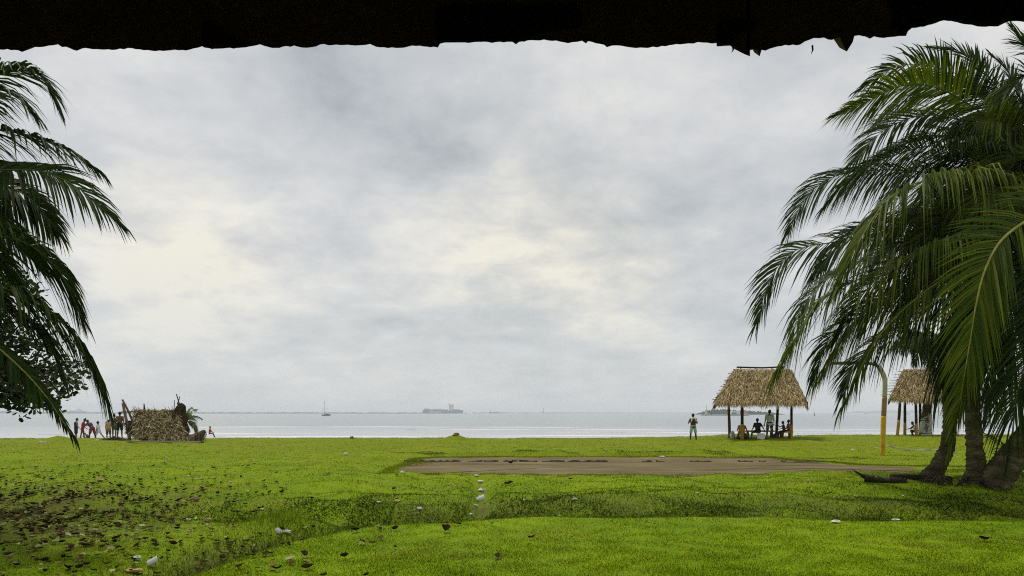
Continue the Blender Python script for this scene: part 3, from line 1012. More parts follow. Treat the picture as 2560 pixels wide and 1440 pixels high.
palm('tall coconut palm with straight ringed trunk standing in the middle of the clump', b2,
     [b2 + Vector((0, 0, -.1)), P(2441, 1170, b2.y), P(2436, 1110, b2.y), P(2432, 1000, b2.y), P(2436, 850, b2.y + .2), P(2490, 620, 19.8)],
     [.31, .205, .172, .155, .165, .16, .155], c2,
     [dict(p=[(2535, 345, 20.0), (2425, 262, 19.6), (2330, 216, 19.3), (2249, 216, 19.1), (2167, 255, 19.0), (2085, 292, 18.9)], leaf_l=1.30, droop=.4, roll=-.9, n=96, sweep=.55),
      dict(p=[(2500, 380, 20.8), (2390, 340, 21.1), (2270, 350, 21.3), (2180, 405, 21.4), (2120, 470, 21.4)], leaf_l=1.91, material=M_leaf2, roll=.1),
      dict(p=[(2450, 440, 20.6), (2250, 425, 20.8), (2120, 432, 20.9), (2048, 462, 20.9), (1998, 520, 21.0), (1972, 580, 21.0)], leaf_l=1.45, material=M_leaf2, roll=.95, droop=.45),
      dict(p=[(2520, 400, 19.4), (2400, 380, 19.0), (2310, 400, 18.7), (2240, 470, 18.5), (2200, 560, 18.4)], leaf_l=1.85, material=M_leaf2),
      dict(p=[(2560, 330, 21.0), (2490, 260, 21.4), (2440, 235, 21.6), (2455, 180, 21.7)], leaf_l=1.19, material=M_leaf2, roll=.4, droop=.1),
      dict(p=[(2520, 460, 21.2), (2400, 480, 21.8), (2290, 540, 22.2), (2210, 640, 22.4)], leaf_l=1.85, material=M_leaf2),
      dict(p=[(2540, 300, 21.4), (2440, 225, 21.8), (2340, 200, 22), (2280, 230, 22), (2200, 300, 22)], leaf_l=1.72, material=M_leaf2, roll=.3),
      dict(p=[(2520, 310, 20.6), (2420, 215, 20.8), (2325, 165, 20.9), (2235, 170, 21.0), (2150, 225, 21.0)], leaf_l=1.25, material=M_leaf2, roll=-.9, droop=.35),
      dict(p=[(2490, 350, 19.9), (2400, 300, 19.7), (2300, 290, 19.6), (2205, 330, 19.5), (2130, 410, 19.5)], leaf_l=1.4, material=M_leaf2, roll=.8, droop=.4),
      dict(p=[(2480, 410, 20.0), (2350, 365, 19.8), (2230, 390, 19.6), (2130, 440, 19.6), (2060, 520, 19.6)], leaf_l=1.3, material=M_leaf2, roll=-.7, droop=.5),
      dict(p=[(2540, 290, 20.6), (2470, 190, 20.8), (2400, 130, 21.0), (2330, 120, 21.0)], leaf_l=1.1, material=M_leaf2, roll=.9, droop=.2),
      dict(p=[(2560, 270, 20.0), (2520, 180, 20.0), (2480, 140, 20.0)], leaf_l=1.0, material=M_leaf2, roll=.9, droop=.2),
      ], [(80, 40, 4.4, 1.6), (120, 25, 4.4, 1.7), (45, 20, 4.4, 1.8), (10, 40, 4.2, 1.5), (165, 50, 4.0, 1.3), (-100, 15, 4.0, 1.8), (-130, 5, 3.8, 1.8), (-60, 0, 4.0, 1.8), (-90, -25, 3.8, 1.4), (-150, 10, 3.4, 1.4), (-30, -10, 4.0, 1.5), (-110, 35, 3.8, 1.8)], 2, leaf_l=1.58)
b3 = G(2486, 1217)
c3 = P(2840, 440, 17.2)
palm('leaning coconut palm with thick scarred trunk at the edge of the picture', b3,
     [b3 + Vector((-.12, 0, -.12)), P(2500, 1185, b3.y), P(2532, 1142, b3.y), P(2566, 1092, b3.y), P(2604, 1020, b3.y), P(2680, 850, 17.3), P(2765, 620, 17.2)],
     [.36, .33, .29, .25, .22, .19, .175, .16], c3,
     [dict(p=[(2700, 480, 16.2), (2600, 532, 15.3), (2511, 593, 14.7), (2466, 666, 14.4), (2441, 757, 14.3), (2425, 855, 14.2), (2404, 985, 14.2), (2385, 1085, 14.2)], leaf_l=1.40, rib=M_rach, droop=.25, roll=.9, n=108, rib_r=.045, sweep=.75),
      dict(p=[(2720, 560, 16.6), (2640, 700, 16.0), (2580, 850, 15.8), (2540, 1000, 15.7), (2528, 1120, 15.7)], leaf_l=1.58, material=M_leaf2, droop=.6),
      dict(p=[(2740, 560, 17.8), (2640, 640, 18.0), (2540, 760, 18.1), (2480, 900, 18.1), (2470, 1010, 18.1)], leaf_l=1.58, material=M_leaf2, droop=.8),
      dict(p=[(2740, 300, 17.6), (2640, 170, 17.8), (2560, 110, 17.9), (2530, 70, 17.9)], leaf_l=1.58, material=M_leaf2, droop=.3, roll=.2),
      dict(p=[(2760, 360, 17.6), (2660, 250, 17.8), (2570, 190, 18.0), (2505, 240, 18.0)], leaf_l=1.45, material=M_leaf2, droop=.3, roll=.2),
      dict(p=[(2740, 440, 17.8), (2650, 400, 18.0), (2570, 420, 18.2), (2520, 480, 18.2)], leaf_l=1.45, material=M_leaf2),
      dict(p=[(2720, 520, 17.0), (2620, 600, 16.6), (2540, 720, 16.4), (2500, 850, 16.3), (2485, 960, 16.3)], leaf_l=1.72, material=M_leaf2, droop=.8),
      ], [(90, 40, 4.4, 1.6), (130, 30, 4.4, 1.7), (50, 40, 4.2, 1.5), (10, 55, 4.0, 1.2), (170, 40, 4.2, 1.6), (-110, 10, 3.0, 1.2), (-80, 5, 3.6, 1.6), (-60, 30, 3.8, 1.6), (-140, 10, 3.4, 1.5)], 3, leaf_l=1.58)
# seedling and fallen fronds at the foot of the clump
sd = G(2560, 1196)
root = thing('palm_seedling', sd, 'small palm shoot with arching fronds at the foot of the leaning palm', 'palm')
for i, fr in enumerate(([(2548, 1160, sd.y), (2520, 1130, sd.y + .3), (2485, 1100, sd.y + .5), (2455, 1080, sd.y + .7)],
                        [(2570, 1150, sd.y), (2562, 1140, sd.y - .2), (2580, 1110, sd.y - .4), (2620, 1085, sd.y - .5)],
                        [(2550, 1185, sd.y), (2530, 1172, sd.y - .3), (2505, 1180, sd.y - .5), (2490, 1205, sd.y - .6)])):
    frond(root, [sd] + [P(*q) for q in fr], leaf_l=.55, n=30, seed=900 + i, material=M_leaf2, width=.014, rib_r=.016, roll=.3, droop=.35)
# --- palms out of the frame on the left, their fronds reaching in
bL = Vector((-12.2, 13.2, gz(-12.2, 13.2))); cL = P(-300, 400, 13.0)
palm('dark coconut palm reaching in high at the left edge', bL, [bL, bL + Vector((.3, 0, 2.0)), bL + Vector((.8, -.1, 4.0))], [.36, .24, .19, .17], cL,
     [dict(p=[(-150, 300, 12.9), (-40, 205, 12.8), (40, 178, 12.8), (100, 190, 12.8), (138, 256, 12.8)], leaf_l=1.0, roll=.15),
      dict(p=[(-160, 300, 12.3), (-60, 230, 12.0), (20, 225, 11.9), (80, 280, 11.9)], leaf_l=1.0, roll=.1),
      dict(p=[(-150, 350, 12.8), (-20, 325, 12.5), (80, 340, 12.4), (170, 372, 12.3), (245, 425, 12.3)], leaf_l=.95, roll=.1),
      dict(p=[(-150, 420, 12.6), (0, 425, 12.2), (100, 428, 12.0), (195, 470, 11.9), (288, 552, 11.9)], leaf_l=1.05, droop=.5),
      dict(p=[(-180, 430, 13.2), (-60, 440, 13.3), (40, 475, 13.3), (100, 520, 13.3), (142, 580, 13.3)], leaf_l=.95),
      dict(p=[(-200, 450, 12.2), (-100, 500, 12.0), (-20, 540, 12.0), (30, 600, 12.0)], leaf_l=1.0)],
     [(-90, 40, 4.4, 1.5), (-130, 30, 4.4, 1.5), (-40, 35, 4.4, 1.5), (160, 30, 4.2, 1.5), (-170, 50, 4.2, 1.3), (0, 50, 4.0, 1.2), (-60, -5, 4.2, 1.5), (100, 5, 2.6, 1.2), (70, -15, 2.8, 1.0)], 4, leaf_l=1.0, material=M_leaf2)
bM = Vector((-10.6, 11.6, gz(-10.6, 11.6))); cM = P(-290, 720, 11.4)
palm('dark coconut palm with low drooping fronds at the left edge above the bathers', bM, [bM, bM + Vector((.15, 0, 1.4))], [.34, .24, .18], cM,
     [dict(p=[(-160, 620, 11.3), (-30, 590, 11.2), (70, 610, 11.1), (150, 680, 11.1), (204, 796, 11.1)], leaf_l=.95),
      dict(p=[(-160, 690, 10.9), (-20, 712, 10.6), (90, 752, 10.5), (180, 830, 10.4), (235, 920, 10.4), (266, 1000, 10.4)], leaf_l=.95, droop=.8, n=84),
      dict(p=[(-160, 740, 11.2), (-40, 740, 11.0), (60, 790, 10.9), (120, 860, 10.9), (150, 930, 10.9)], leaf_l=.9),
      dict(p=[(-180, 780, 10.6), (-60, 830, 10.3), (30, 900, 10.2), (110, 985, 10.1), (182, 1092, 10.1)], leaf_l=.42, rib=M_rach, droop=.6),
      dict(p=[(-180, 640, 11.9), (-80, 600, 12.0), (0, 640, 12.1), (60, 720, 12.1)], leaf_l=.9)],
     [(-90, 40, 4.0, 1.5), (-130, 30, 4.0, 1.5), (-40, 35, 4.0, 1.5), (160, 30, 3.8, 1.5), (-170, 50, 4.0, 1.3), (0, 50, 3.6, 1.2), (100, 0, 2.3, 1.0)], 5, leaf_l=.95, material=M_leaf2)

# ------------------------------------------------------------------ broad-leaved tree at the left edge
M_grape = mat('round_leaf', [(.15, (.012, .028, .007)), (.5, (.03, .06, .012)), (.85, (.075, .115, .02))], scale=2, rough=.4, attr=True, trans=.15, spec=.4)
M_bark = mat('grey_bark', [(.3, (.04, .033, .025)), (.7, (.10, .085, .065))], scale=6, rough=.9, bump=.5)
tb = Vector((-14.6, 15.0, gz(-14.6, 15.0)))
tree = thing('sea_grape_tree', tb, 'round-leaved tree hanging behind the palm fronds at the left edge', 'tree')
rs = random.Random(21)
top = tb + Vector((.6, .2, 2.0))
mb = MB()
mb.tube(spline([tb - Vector((0, 0, .1)), tb + Vector((.2, .1, 1.0)), top], 14), [.26 - .008 * k for k in range(14)], 10)
mb.build('trunk', M_bark, tree, smooth=True)
twigs = []
ends = [P(165, 960, 14.4), P(120, 990, 14.0), P(55, 1000, 14.2), P(180, 920, 15.0), P(110, 860, 14.6), P(60, 720, 14.8), P(20, 690, 15.2), P(-60, 650, 15), P(-150, 620, 15.5), P(-300, 640, 15.2), P(-420, 700, 14.5), P(-520, 800, 15), P(-100, 900, 13.6), P(-250, 950, 13.8), P(-420, 930, 14), P(30, 930, 14.6), P(90, 930, 15.2), P(-20, 960, 14.0), P(70, 800, 15.0), P(0, 830, 14.4)]
for e_ in ends:
    mid = top.lerp(e_, .5) + Vector((rs.uniform(-.3, .3), rs.uniform(-.3, .3), .35))
    cv = spline([top, mid, e_], 12)
    m2 = MB(); m2.tube(cv, [.085 * (1 - .9 * k / 11) + .006 for k in range(12)], 6)
    m2.build('branch', M_bark, tree, smooth=True)
    for k in range(5, 12):
        twigs.append((cv[k], (cv[k] - cv[k - 1]).normalized()))
mb = MB()
for p, d in twigs:
    for _ in range(105):
        off = Vector((rs.gauss(0, .17), rs.gauss(0, .24), rs.gauss(-.02, .13)))
        if off.length > .48: continue
        c = p + off
        r_ = rs.uniform(.034, .062)
        nrm = Vector((rs.gauss(0, .6), rs.gauss(-.3, .6), rs.uniform(.2, 1))).normalized()
        a = nrm.orthogonal().normalized(); b_ = nrm.cross(a)
        k = 7
        mb.add([c + nrm * (-.02)] + [c + a * (math.cos(6.283 * i / k) * r_) + b_ * (math.sin(6.283 * i / k) * r_ * .9) for i in range(k)], [(0, 1 + i, 1 + (i + 1) % k) for i in range(k)])
mb.build('crown', M_grape, tree)
# ------------------------------------------------------------------ thatch
M_thatch = mat('dry_thatch', [(.10, (.065, .042, .017)), (.34, (.24, .172, .076)), (.58, (.47, .355, .18)), (.92, (.74, .60, .34))], scale=3, rough=.9, attr=True, mixattr=.6, spec=.1)
M_thatch_under = mat('light_block_underlay', [(.3, (.03, .021, .011)), (.7, (.08, .056, .03))], scale=5, rough=1)
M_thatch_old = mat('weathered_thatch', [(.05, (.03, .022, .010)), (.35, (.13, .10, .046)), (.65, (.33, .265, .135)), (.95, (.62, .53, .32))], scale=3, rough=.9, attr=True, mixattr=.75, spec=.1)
M_thatch_dark = mat('dark_thatch', [(.05, (.014, .011, .008)), (.5, (.045, .033, .018)), (.95, (.12, .088, .045))], scale=3, rough=.95, attr=True, mixattr=.75, spec=.1)  # darker thatch for the left roof sides and the lean-to ends
M_wood = mat('dark_post_wood', [(.3, (.016, .011, .008)), (.7, (.045, .030, .020))], scale=4, rough=.85, stretch=(1, 1, .3), bump=.3)
M_wood2 = mat('brown_post_wood', [(.3, (.07, .038, .02)), (.7, (.15, .085, .045))], scale=4, rough=.85, stretch=(1, 1, .3), bump=.3)
M_yel = mat('yellow_paint', [(.25, (.40, .21, .012)), (.55, (.60, .37, .012)), (.8, (.68, .45, .03))], scale=3.5, rough=.55, detail=8)
M_yel2 = mat('dull_yellow_paint', [(.25, (.17, .10, .015)), (.55, (.36, .225, .02)), (.8, (.44, .28, .03))], scale=5, rough=.65, detail=8)

def thatch(parent, quad, n, seed, length=.5, width=.035, material=None, lift=.10, under=True, jit=.25, sag=.10, name='thatch', fringe=0):
    """quad: top-left, top-right, bottom-right, bottom-left. Strips of dry leaf laid down the slope in overlapping courses"""
    rs = random.Random(seed)
    a, b_, c, d = [Vector(p) for p in quad]
    nrm = ((b_ - a).cross(d - a)).normalized()
    if nrm.z < 0: nrm = -nrm
    root = None
    if under:
        mu = MB()
        th = nrm * .05
        mu.add([a - th, b_ - th, c - th, d - th, a, b_, c, d], [(0, 1, 2, 3), (7, 6, 5, 4), (0, 4, 5, 1), (1, 5, 6, 2), (2, 6, 7, 3), (3, 7, 4, 0)])
        root = mu.build('light_block_panel', M_thatch_under, parent)  # solid sheet added under the strips to block light
    mb = MB()
    courses = max(6, int(((a + b_) / 2 - (c + d) / 2).length / (length * .22)))
    for i in range(n):
        k = rs.randrange(courses)
        v = (k + rs.uniform(-.3, .3)) / (courses - .6)
        if i < fringe:
            v = rs.uniform(.86, .97)
        v = max(0, min(.99, v))
        u = rs.random()
        l0, r0 = a.lerp(d, v), b_.lerp(c, v)
        p = l0.lerp(r0, u)
        dn = (d.lerp(c, u) - a.lerp(b_, u)).normalized()
        sd = (r0 - l0).normalized()
        dr = (dn + sd * rs.gauss(0, jit)).normalized()
        L = length * rs.uniform(.7, 1.3)
        w = width * rs.uniform(.6, 1.4)
        wd = dr.cross(nrm).normalized()
        tw = rs.uniform(-.9, .9)
        wd = (wd * math.cos(tw) + nrm * math.sin(tw)).normalized()
        h0 = lift * rs.uniform(.2, .7); h1 = lift * rs.uniform(.5, 1.5)
        m = p + dr * (L * .55) + nrm * h1
        e_ = p + dr * L + nrm * (h1 * .6) + Vector((0, 0, -sag * rs.uniform(0, 1.4)))
        s = p + nrm * h0
        mb.add([s - wd * w * .7, s + wd * w * .7, m + wd * w, m - wd * w, e_ + wd * w * .25, e_ - wd * w * .25], [(0, 1, 2, 3), (3, 2, 4, 5)])
    return mb.build(name, material or M_thatch, parent, kind='stuff')

def post(parent, pts, rads, paint_h=None, seed=0, upper=None, lower=None, name='post'):
    """a round pole; below paint_h (m above its foot) it is painted"""
    rs = random.Random(seed)
    cv = spline(pts, 12)
    r_ = [rads[0] + (rads[1] - rads[0]) * i / 11 + rs.uniform(-.006, .006) for i in range(12)]
    if paint_h is None:
        mb = MB(); mb.tube(cv, r_, 10)
        return mb.build(name, upper or M_wood, parent, smooth=True)
    k = next(i for i, p in enumerate(cv) if p.z - cv[0].z > paint_h)
    mb = MB(); mb.tube(cv[k - 1:], r_[k - 1:], 10)
    o = mb.build(name, upper or M_wood, parent, smooth=True)
    mb = MB(); mb.tube(cv[:k], [q + .004 for q in r_[:k]], 10)
    p2 = mb.build('painted_foot', lower or M_yel2, parent, smooth=True)
    return o

# ------------------------------------------------------------------ thatched hut with people under it
hut = thing('thatched_hut', (15.5, 46.8, gz(15.5, 46.8)), 'palm thatched hut on wooden posts with people sitting under it', 'hut')
e1, e2, e3, e4 = Vector((12.25, 44.6, 2.36)), Vector((17.3, 44.6, 2.38)), Vector((19.2, 49.2, 2.45)), Vector((13.35, 49.2, 2.45))
r1, r2 = Vector((14.05, 47.0, 4.40)), Vector((17.35, 47.0, 4.40))
thatch(hut, (r1, r2, e2, e1), 6500, 1, length=.60, width=.020, lift=.14, fringe=900)
thatch(hut, (r2, r2 + Vector((.05, .1, 0)), e3, e2), 1300, 2, length=.50, lift=.13, material=M_thatch, fringe=260)
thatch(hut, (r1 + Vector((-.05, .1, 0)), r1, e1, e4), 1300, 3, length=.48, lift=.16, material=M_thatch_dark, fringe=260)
thatch(hut, (r2 + Vector((0, .06, 0)), r1 + Vector((0, .06, 0)), e4, e3), 1200, 4, length=.5, lift=.1, fringe=200)
mb = MB(); mb.tube([P(1842, 918, 47), P(1905, 919.5, 47), P(1962, 917, 47)], .05, 8); mb.build('ridge_pole', M_wood, hut, smooth=True)
for px in (1852, 1888, 1930, 1956):
    mb = MB(); mb.tube([P(px, 930, 47), P(px, 917, 47)], .035, 6); mb.build('ridge_strut', M_wood, hut, smooth=True)
# ends of the laths that stick out past the gable
for k in range(15):
    u = (k + .3) / 15
    p = r1.lerp(e1 + Vector((.05, .5, 0)), u) + Vector((0, 0, .06))
    mb = MB(); mb.tube([p + Vector((.35, 0, 0)), p + Vector((-.14 - .07 * (k % 3), 0, -.03 * (k % 2)))], [.03, .02], 5)
    mb.build('lath', M_wood, hut)
def gp(x, y): return Vector((x, y, gz(x, y) - .05))
for i, (x, y, lx, paint, up, r0) in enumerate(((14.0, 45.5, .0, 1.12, M_wood, .105), (17.0, 45.5, 0, 1.05, M_wood, .085), (14.0, 48.1, -.08, None, M_wood2, .10), (17.0, 48.1, .12, None, M_wood, .10))):
    g = gp(x, y)
    post(hut, [g, g + Vector((lx * .4, 0, 1.1)), g + Vector((lx, 0, 2.45))], (r0, r0 * .85), paint, 40 + i, up, M_yel2)
for y in (45.5, 48.1):
    mb = MB(); mb.tube([(13.1, y, 2.33), (18.0, y, 2.33)], .06, 7); mb.build('beam', M_wood, hut, smooth=True)
for x in (14.0, 17.0):
    mb = MB(); mb.tube([(x, 44.9, 2.42), (x, 48.9, 2.42)], .055, 7); mb.build('beam', M_wood, hut, smooth=True)
# seats under it
def bench(label, x0, x1, y, h=.42):
    g = gz((x0 + x1) / 2, y)
    o = thing('bench', ((x0 + x1) / 2, y, g), label, 'bench')
    for k in range(3):
        mb = MB(); mb.box(((x0 + x1) / 2, y - .14 + .14 * k, g + h), (x1 - x0, .125, .09)); mb.build('plank', M_yel, o)
    for x in (x0 + .15, x1 - .15):
        mb = MB(); mb.box((x, y, g + h / 2 - .03), (.07, .34, h - .02)); mb.build('leg', M_wood2, o)
    return o
bench('long yellow plank bench behind the standing man under the hut', 14.75, 16.55, 47.3)
bench('short yellow plank bench by the hut post with two children on it', 16.62, 17.45, 46.6, .40)
# white cooler panel and bags
M_white = mat('white_plastic', [(.3, (.62, .63, .62)), (.7, (.80, .80, .79))], scale=3, rough=.5)
M_bag = mat('white_bag', [(.3, (.42, .42, .40)), (.7, (.72, .72, .70))], scale=3, rough=.6)
pc = G(1903, 1098); pc.y = 45.3
ck = thing('cool_box', (15.10, 45.35, gz(15.10, 45.35)), 'white cool box standing on the grass in front of the hut', 'cool box')
mb = MB(); mb.box((15.10, 45.35, gz(15.1, 45.35) + .16), (.36, .26, .32), Matrix.Rotation(.10, 3, 'Y'), taper=1.08); mb.build('box_body', M_white, ck)
mb = MB(); mb.box((15.10, 45.35, gz(15.1, 45.35) + .345), (.40, .30, .06), Matrix.Rotation(.10, 3, 'Y')); mb.build('lid', M_white, ck)
def crumple(name, c, s, seed, material, label, cat='litter', group=None, squash=.55):
    """a crumpled bag or wad: uneven closed lump with folds"""
    rs = random.Random(seed)
    vs, fs = [], []
    nu, nv = 9, 6
    for j in range(nv + 1):
        ph = math.pi * j / nv
        for i in range(nu):
            th = 2 * math.pi * i / nu
            r_ = rs.uniform(.6, 1.12)
            vs.append((c[0] + s[0] * r_ * math.sin(ph) * math.cos(th), c[1] + s[1] * r_ * math.sin(ph) * math.sin(th), c[2] + s[2] * (.8 + r_ * math.cos(ph))))
    for j in range(nv):
        for i in range(nu):
            fs.append((j * nu + i, j * nu + (i + 1) % nu, (j + 1) * nu + (i + 1) % nu, (j + 1) * nu + i))
    off = Vector(c)
    mb = MB(); mb.add([Vector(v) - off for v in vs], fs)
    o = mb.build(name, material)
    o.location = off
    return set_props(o, label, cat, group)
crumple('plastic_bag', gp(13.85, 47.0) + Vector((0, 0, .05)), (.16, .14, .26), 3, M_bag, 'white plastic bag at the foot of the brown back post of the hut', 'bag')
crumple('bundle', gp(14.35, 46.6) + Vector((0, 0, .05)), (.42, .25, .13), 4, flat('dark_cloth', (.03, .03, .035)), 'dark bundle of cloth lying between the hut posts', 'bundle')
crumple('clothes_bag', gp(16.2, 46.2) + Vector((0, 0, .05)), (.3, .2, .15), 8, flat('plum_cloth', (.06, .03, .04)), 'dark clothes heaped under the bench beside the standing man', 'bag')

# ------------------------------------------------------------------ second hut, half hidden by the palm fronds
hut2 = thing('thatched_hut', (27.6, 51.6, gz(27.6, 51.6)), 'second thatched hut with leaning posts, half hidden behind the palm trunks', 'hut')
Yh = 50.6
f1, f2 = P(2228, 994, Yh), P(2378, 996, Yh)
g1, g2 = f1 + Vector((1.95, 4.0, .1)), f2 + Vector((3.0, 4.0, .1))
q1, q2 = P(2262, 925, Yh + 1.9), P(2345, 925, Yh + 1.9)
thatch(hut2, (q1, q2, f2, f1), 4300, 5, length=.62, width=.021, lift=.16, jit=.4, fringe=650)
thatch(hut2, (q2, q2 + Vector((.05, .1, 0)), g2, f2), 800, 6, lift=.15, fringe=150)
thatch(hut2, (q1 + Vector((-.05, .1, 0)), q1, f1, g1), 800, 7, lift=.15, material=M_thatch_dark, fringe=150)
thatch(hut2, (q2 + Vector((0, .06, 0)), q1 + Vector((0, .06, 0)), g1, g2), 700, 8, lift=.1)
for k in range(9):
    u = (k + .5) / 9
    p = q1.lerp(f1 + Vector((.1, 1.0, .1)), u)
    mb = MB(); mb.tube([p + Vector((.3, 0, .02)), p + Vector((-.42 - .1 * (k % 2), 0, .0))], [.022, .014], 5); mb.build('lath', M_wood, hut2)
for i, (px, tx, pnt, yb) in enumerate(((2243, 2251, 1.2, 51.2), (2291, 2289, 1.1, 51.2), (2372, 2366, 1.1, 51.4), (2300, 2300, 1.1, 53.6), (2262, 2262, 1.1, 53.6))):
    a = P(px, 1090, yb); a.z = gz(a.x, a.y) - .05
    t_ = P(tx, 1000, yb)
    post(hut2, [a, a.lerp(t_, .5) + Vector((.01, 0, 0)), t_ + Vector((0, 0, .25))], (.10, .085), pnt, 60 + i, M_wood, M_yel2)
mb = MB(); mb.tube([P(2225, 998, 51.2), P(2372, 998, 51.4)], .06, 7); mb.build('beam', M_wood, hut2, smooth=True)

# palm with a whitewashed trunk behind it
M_wash = mat('whitewashed_trunk', [(.30, (.16, .13, .085)), (.42, (.46, .45, .40)), (.75, (.62, .62, .58))], scale=2.2, rough=.9, bump=.4)
yb = 53.3
bp = P(2314, 1086, yb); bp.z = gz(bp.x, bp.y)
cp = P(2330, 850, yb + .3)
wp = thing('palm_tree', bp, 'palm with a whitewashed scrawled trunk behind the second hut', 'palm tree')
pts = [bp - Vector((0, 0, .1)), P(2316, 1040, yb), P(2320, 1000, yb), P(2325, 920, yb), cp]
trunk(wp, pts, [.42, .31, .27, .23, .2], 8)
cv = spline([P(2313.5, 1084, yb), P(2315.5, 1055, yb), P(2318.2, 1034, yb)], 12)
mb = MB(); mb.tube(cv, [.425 - .0105 * k for k in range(12)], 14); mb.build('painted_band', M_wash, wp, smooth=True)
M_ink = flat('black_scrawl', (.02, .018, .015))
# the scrawled black marks on the whitewash, one stroke each
for s in ([(2313, 1041), (2318, 1038), (2321, 1042)], [(2314, 1047), (2318, 1044), (2316, 1051), (2321, 1048)], [(2313, 1055), (2317, 1051), (2322, 1055), (2316, 1057)],
          [(2314, 1062), (2318, 1060), (2315, 1066), (2319, 1068), (2322, 1065)], [(2312, 1072), (2316, 1069), (2320, 1073), (2315, 1077), (2319, 1079)]):
    mb = MB()
    cvv = spline([P(px, py, yb - .44) for px, py in s], 8)
    mb.tube(cvv, .022, 5)
    mb.build('scrawl', M_ink, wp)
crown_boss(wp, cp, .2, 9)
rs = random.Random(77)
for i in range(17):
    az = 360 * i / 17 + rs.uniform(-8, 8)
    frond(wp, arc(cp, R(az), R(rs.uniform(-25, 45)), 3.3, rs.uniform(1.2, 2.2)), seed=700 + i, leaf_l=.95, n=46, material=M_leaf2, width=.032, droop=.8)
mb = MB(); mb.box(P(2315.5, 1087, yb - .55) - Vector((0, 0, .10)), (.62, .34, .30), taper=.96)
set_props(mb.build('concrete_block', flat('painted_block', (.55, .56, .52))), 'pale concrete block at the foot of the whitewashed palm', 'block')

# ------------------------------------------------------------------ fallen-in lean-to of palm leaves
Yl = 43.6
lt = thing('lean_to', P(400, 1104, Yl), 'ragged palm leaf lean-to propped on crossed poles beside the bathers', 'lean-to')
tl, tr_, br, bl = P(342, 1027, Yl + 1.1), P(434, 1028, Yl + 1.1), P(464, 1099, Yl - .5), P(352, 1098, Yl - .5)
thatch(lt, (tl, tr_, br, bl), 3200, 31, length=.50, width=.028, lift=.2, material=M_thatch_old, jit=.95, fringe=200)
ap = P(448, 1008, Yl + 1.0)
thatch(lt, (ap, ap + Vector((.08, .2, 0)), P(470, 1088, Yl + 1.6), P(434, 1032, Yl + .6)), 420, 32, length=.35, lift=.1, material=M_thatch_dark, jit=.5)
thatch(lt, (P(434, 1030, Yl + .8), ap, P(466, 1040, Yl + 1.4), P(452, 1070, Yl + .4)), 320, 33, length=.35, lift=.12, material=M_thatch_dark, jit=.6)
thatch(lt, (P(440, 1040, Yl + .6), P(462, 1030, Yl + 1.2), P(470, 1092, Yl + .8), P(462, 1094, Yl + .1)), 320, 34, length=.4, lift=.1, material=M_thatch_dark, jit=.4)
M_pole = mat('weathered_pole', [(.3, (.09, .06, .045)), (.7, (.22, .155, .12))], scale=4, rough=.9)
M_pole2 = mat('reddish_pole', [(.3, (.16, .085, .065)), (.7, (.30, .18, .14))], scale=4, rough=.9)
def stick(pa, pb, r0, r1, m=M_wood, name='pole'):
    a = P(*pa); b_ = P(*pb)
    mb = MB(); mb.tube(spline([a, a.lerp(b_, .5) + Vector((.02, 0, .01)), b_], 6), [r0 + (r1 - r0) * k / 5 for k in range(6)], 7)
    return mb.build(name, m, lt, smooth=True)
stick((325, 1104, Yl), (307, 1008, Yl + .5), .10, .075, M_pole)
stick((333, 1056, Yl + 1.3), (306, 999, Yl + .3), .07, .055, M_pole2)
stick((303, 1030, Yl + .9), (436, 1027, Yl + 1.1), .035, .03)
stick((303, 1033, Yl + 1.1), (345, 1033, Yl + 1.3), .02, .02)
stick((470, 1089, Yl + 1.2), (441, 985, Yl + .9), .05, .03)
stick((443, 1010, Yl + 1.0), (450, 990, Yl + 1.0), .03, .02)
stick((434, 1030, Yl + .9), (436, 1000, Yl + .9), .025, .018)
stick((360, 1030, Yl + 1.8), (360, 1009, Yl + 1.8), .07, .03)
rs = random.Random(5)
for px in (335, 338, 342, 346, 351, 357, 366, 372, 380, 386, 392, 398, 407, 413, 419, 425, 431):
    stick((px + 3, 1034, Yl + 1.05), (px - rs.uniform(1, 5), 1027 - rs.uniform(4, 12), Yl + 1.2), .022, .012, M_pole, 'rafter_end')
# dark ragged leaves hanging in the open end
thatch(lt, (P(318, 1052, Yl + .4), P(340, 1056, Yl + .8), P(344, 1082, Yl + .5), P(322, 1078, Yl + .2)), 260, 35, length=.4, lift=.14, material=M_thatch_dark, jit=1.2, under=True)
# a fallen frond hung over a bar at the end
lf = [P(462, 1094, Yl - .2), P(480, 1088, Yl - .3), P(498, 1081, Yl - .4), P(511, 1076, Yl - .5)]
fo = frond(lt, lf, leaf_l=.75, n=44, seed=401, material=M_dry, droop=1.6, width=.03, start=.0, rib=M_wood, name='dead_frond')
fo = frond(lt, [p + Vector((-.15, .25, .02)) for p in lf], leaf_l=.7, n=40, seed=402, material=M_thatch_dark, droop=1.6, width=.03, start=.0, rib=M_wood, name='dead_frond')
# board lying in front of it
bo = G(410, 1109)
mb = MB(); mb.box((P(410, 1109, bo.y).x, bo.y, bo.z + .05), (4.05, .24, .07), Matrix.Rotation(.004, 3, 'Y'))
set_props(mb.build('plank', mat('grey_board', [(.3, (.22, .19, .12)), (.7, (.36, .33, .22))], scale=3, rough=.9, stretch=(.2, 1, 1))), 'long pale board lying on the grass in front of the lean-to', 'board')
crumple('sack', G(345, 1101) + Vector((0, .5, 0)), (.55, .25, .18), 12, flat('mauve_sack', (.16, .13, .15)), 'dusty mauve sack lying under the lean-to', 'sack')
crumple('food_tray', P(333, 1069, Yl + .1), (.06, .05, .04), 14, M_white, 'small white tub caught in the open end of the lean-to', 'litter')
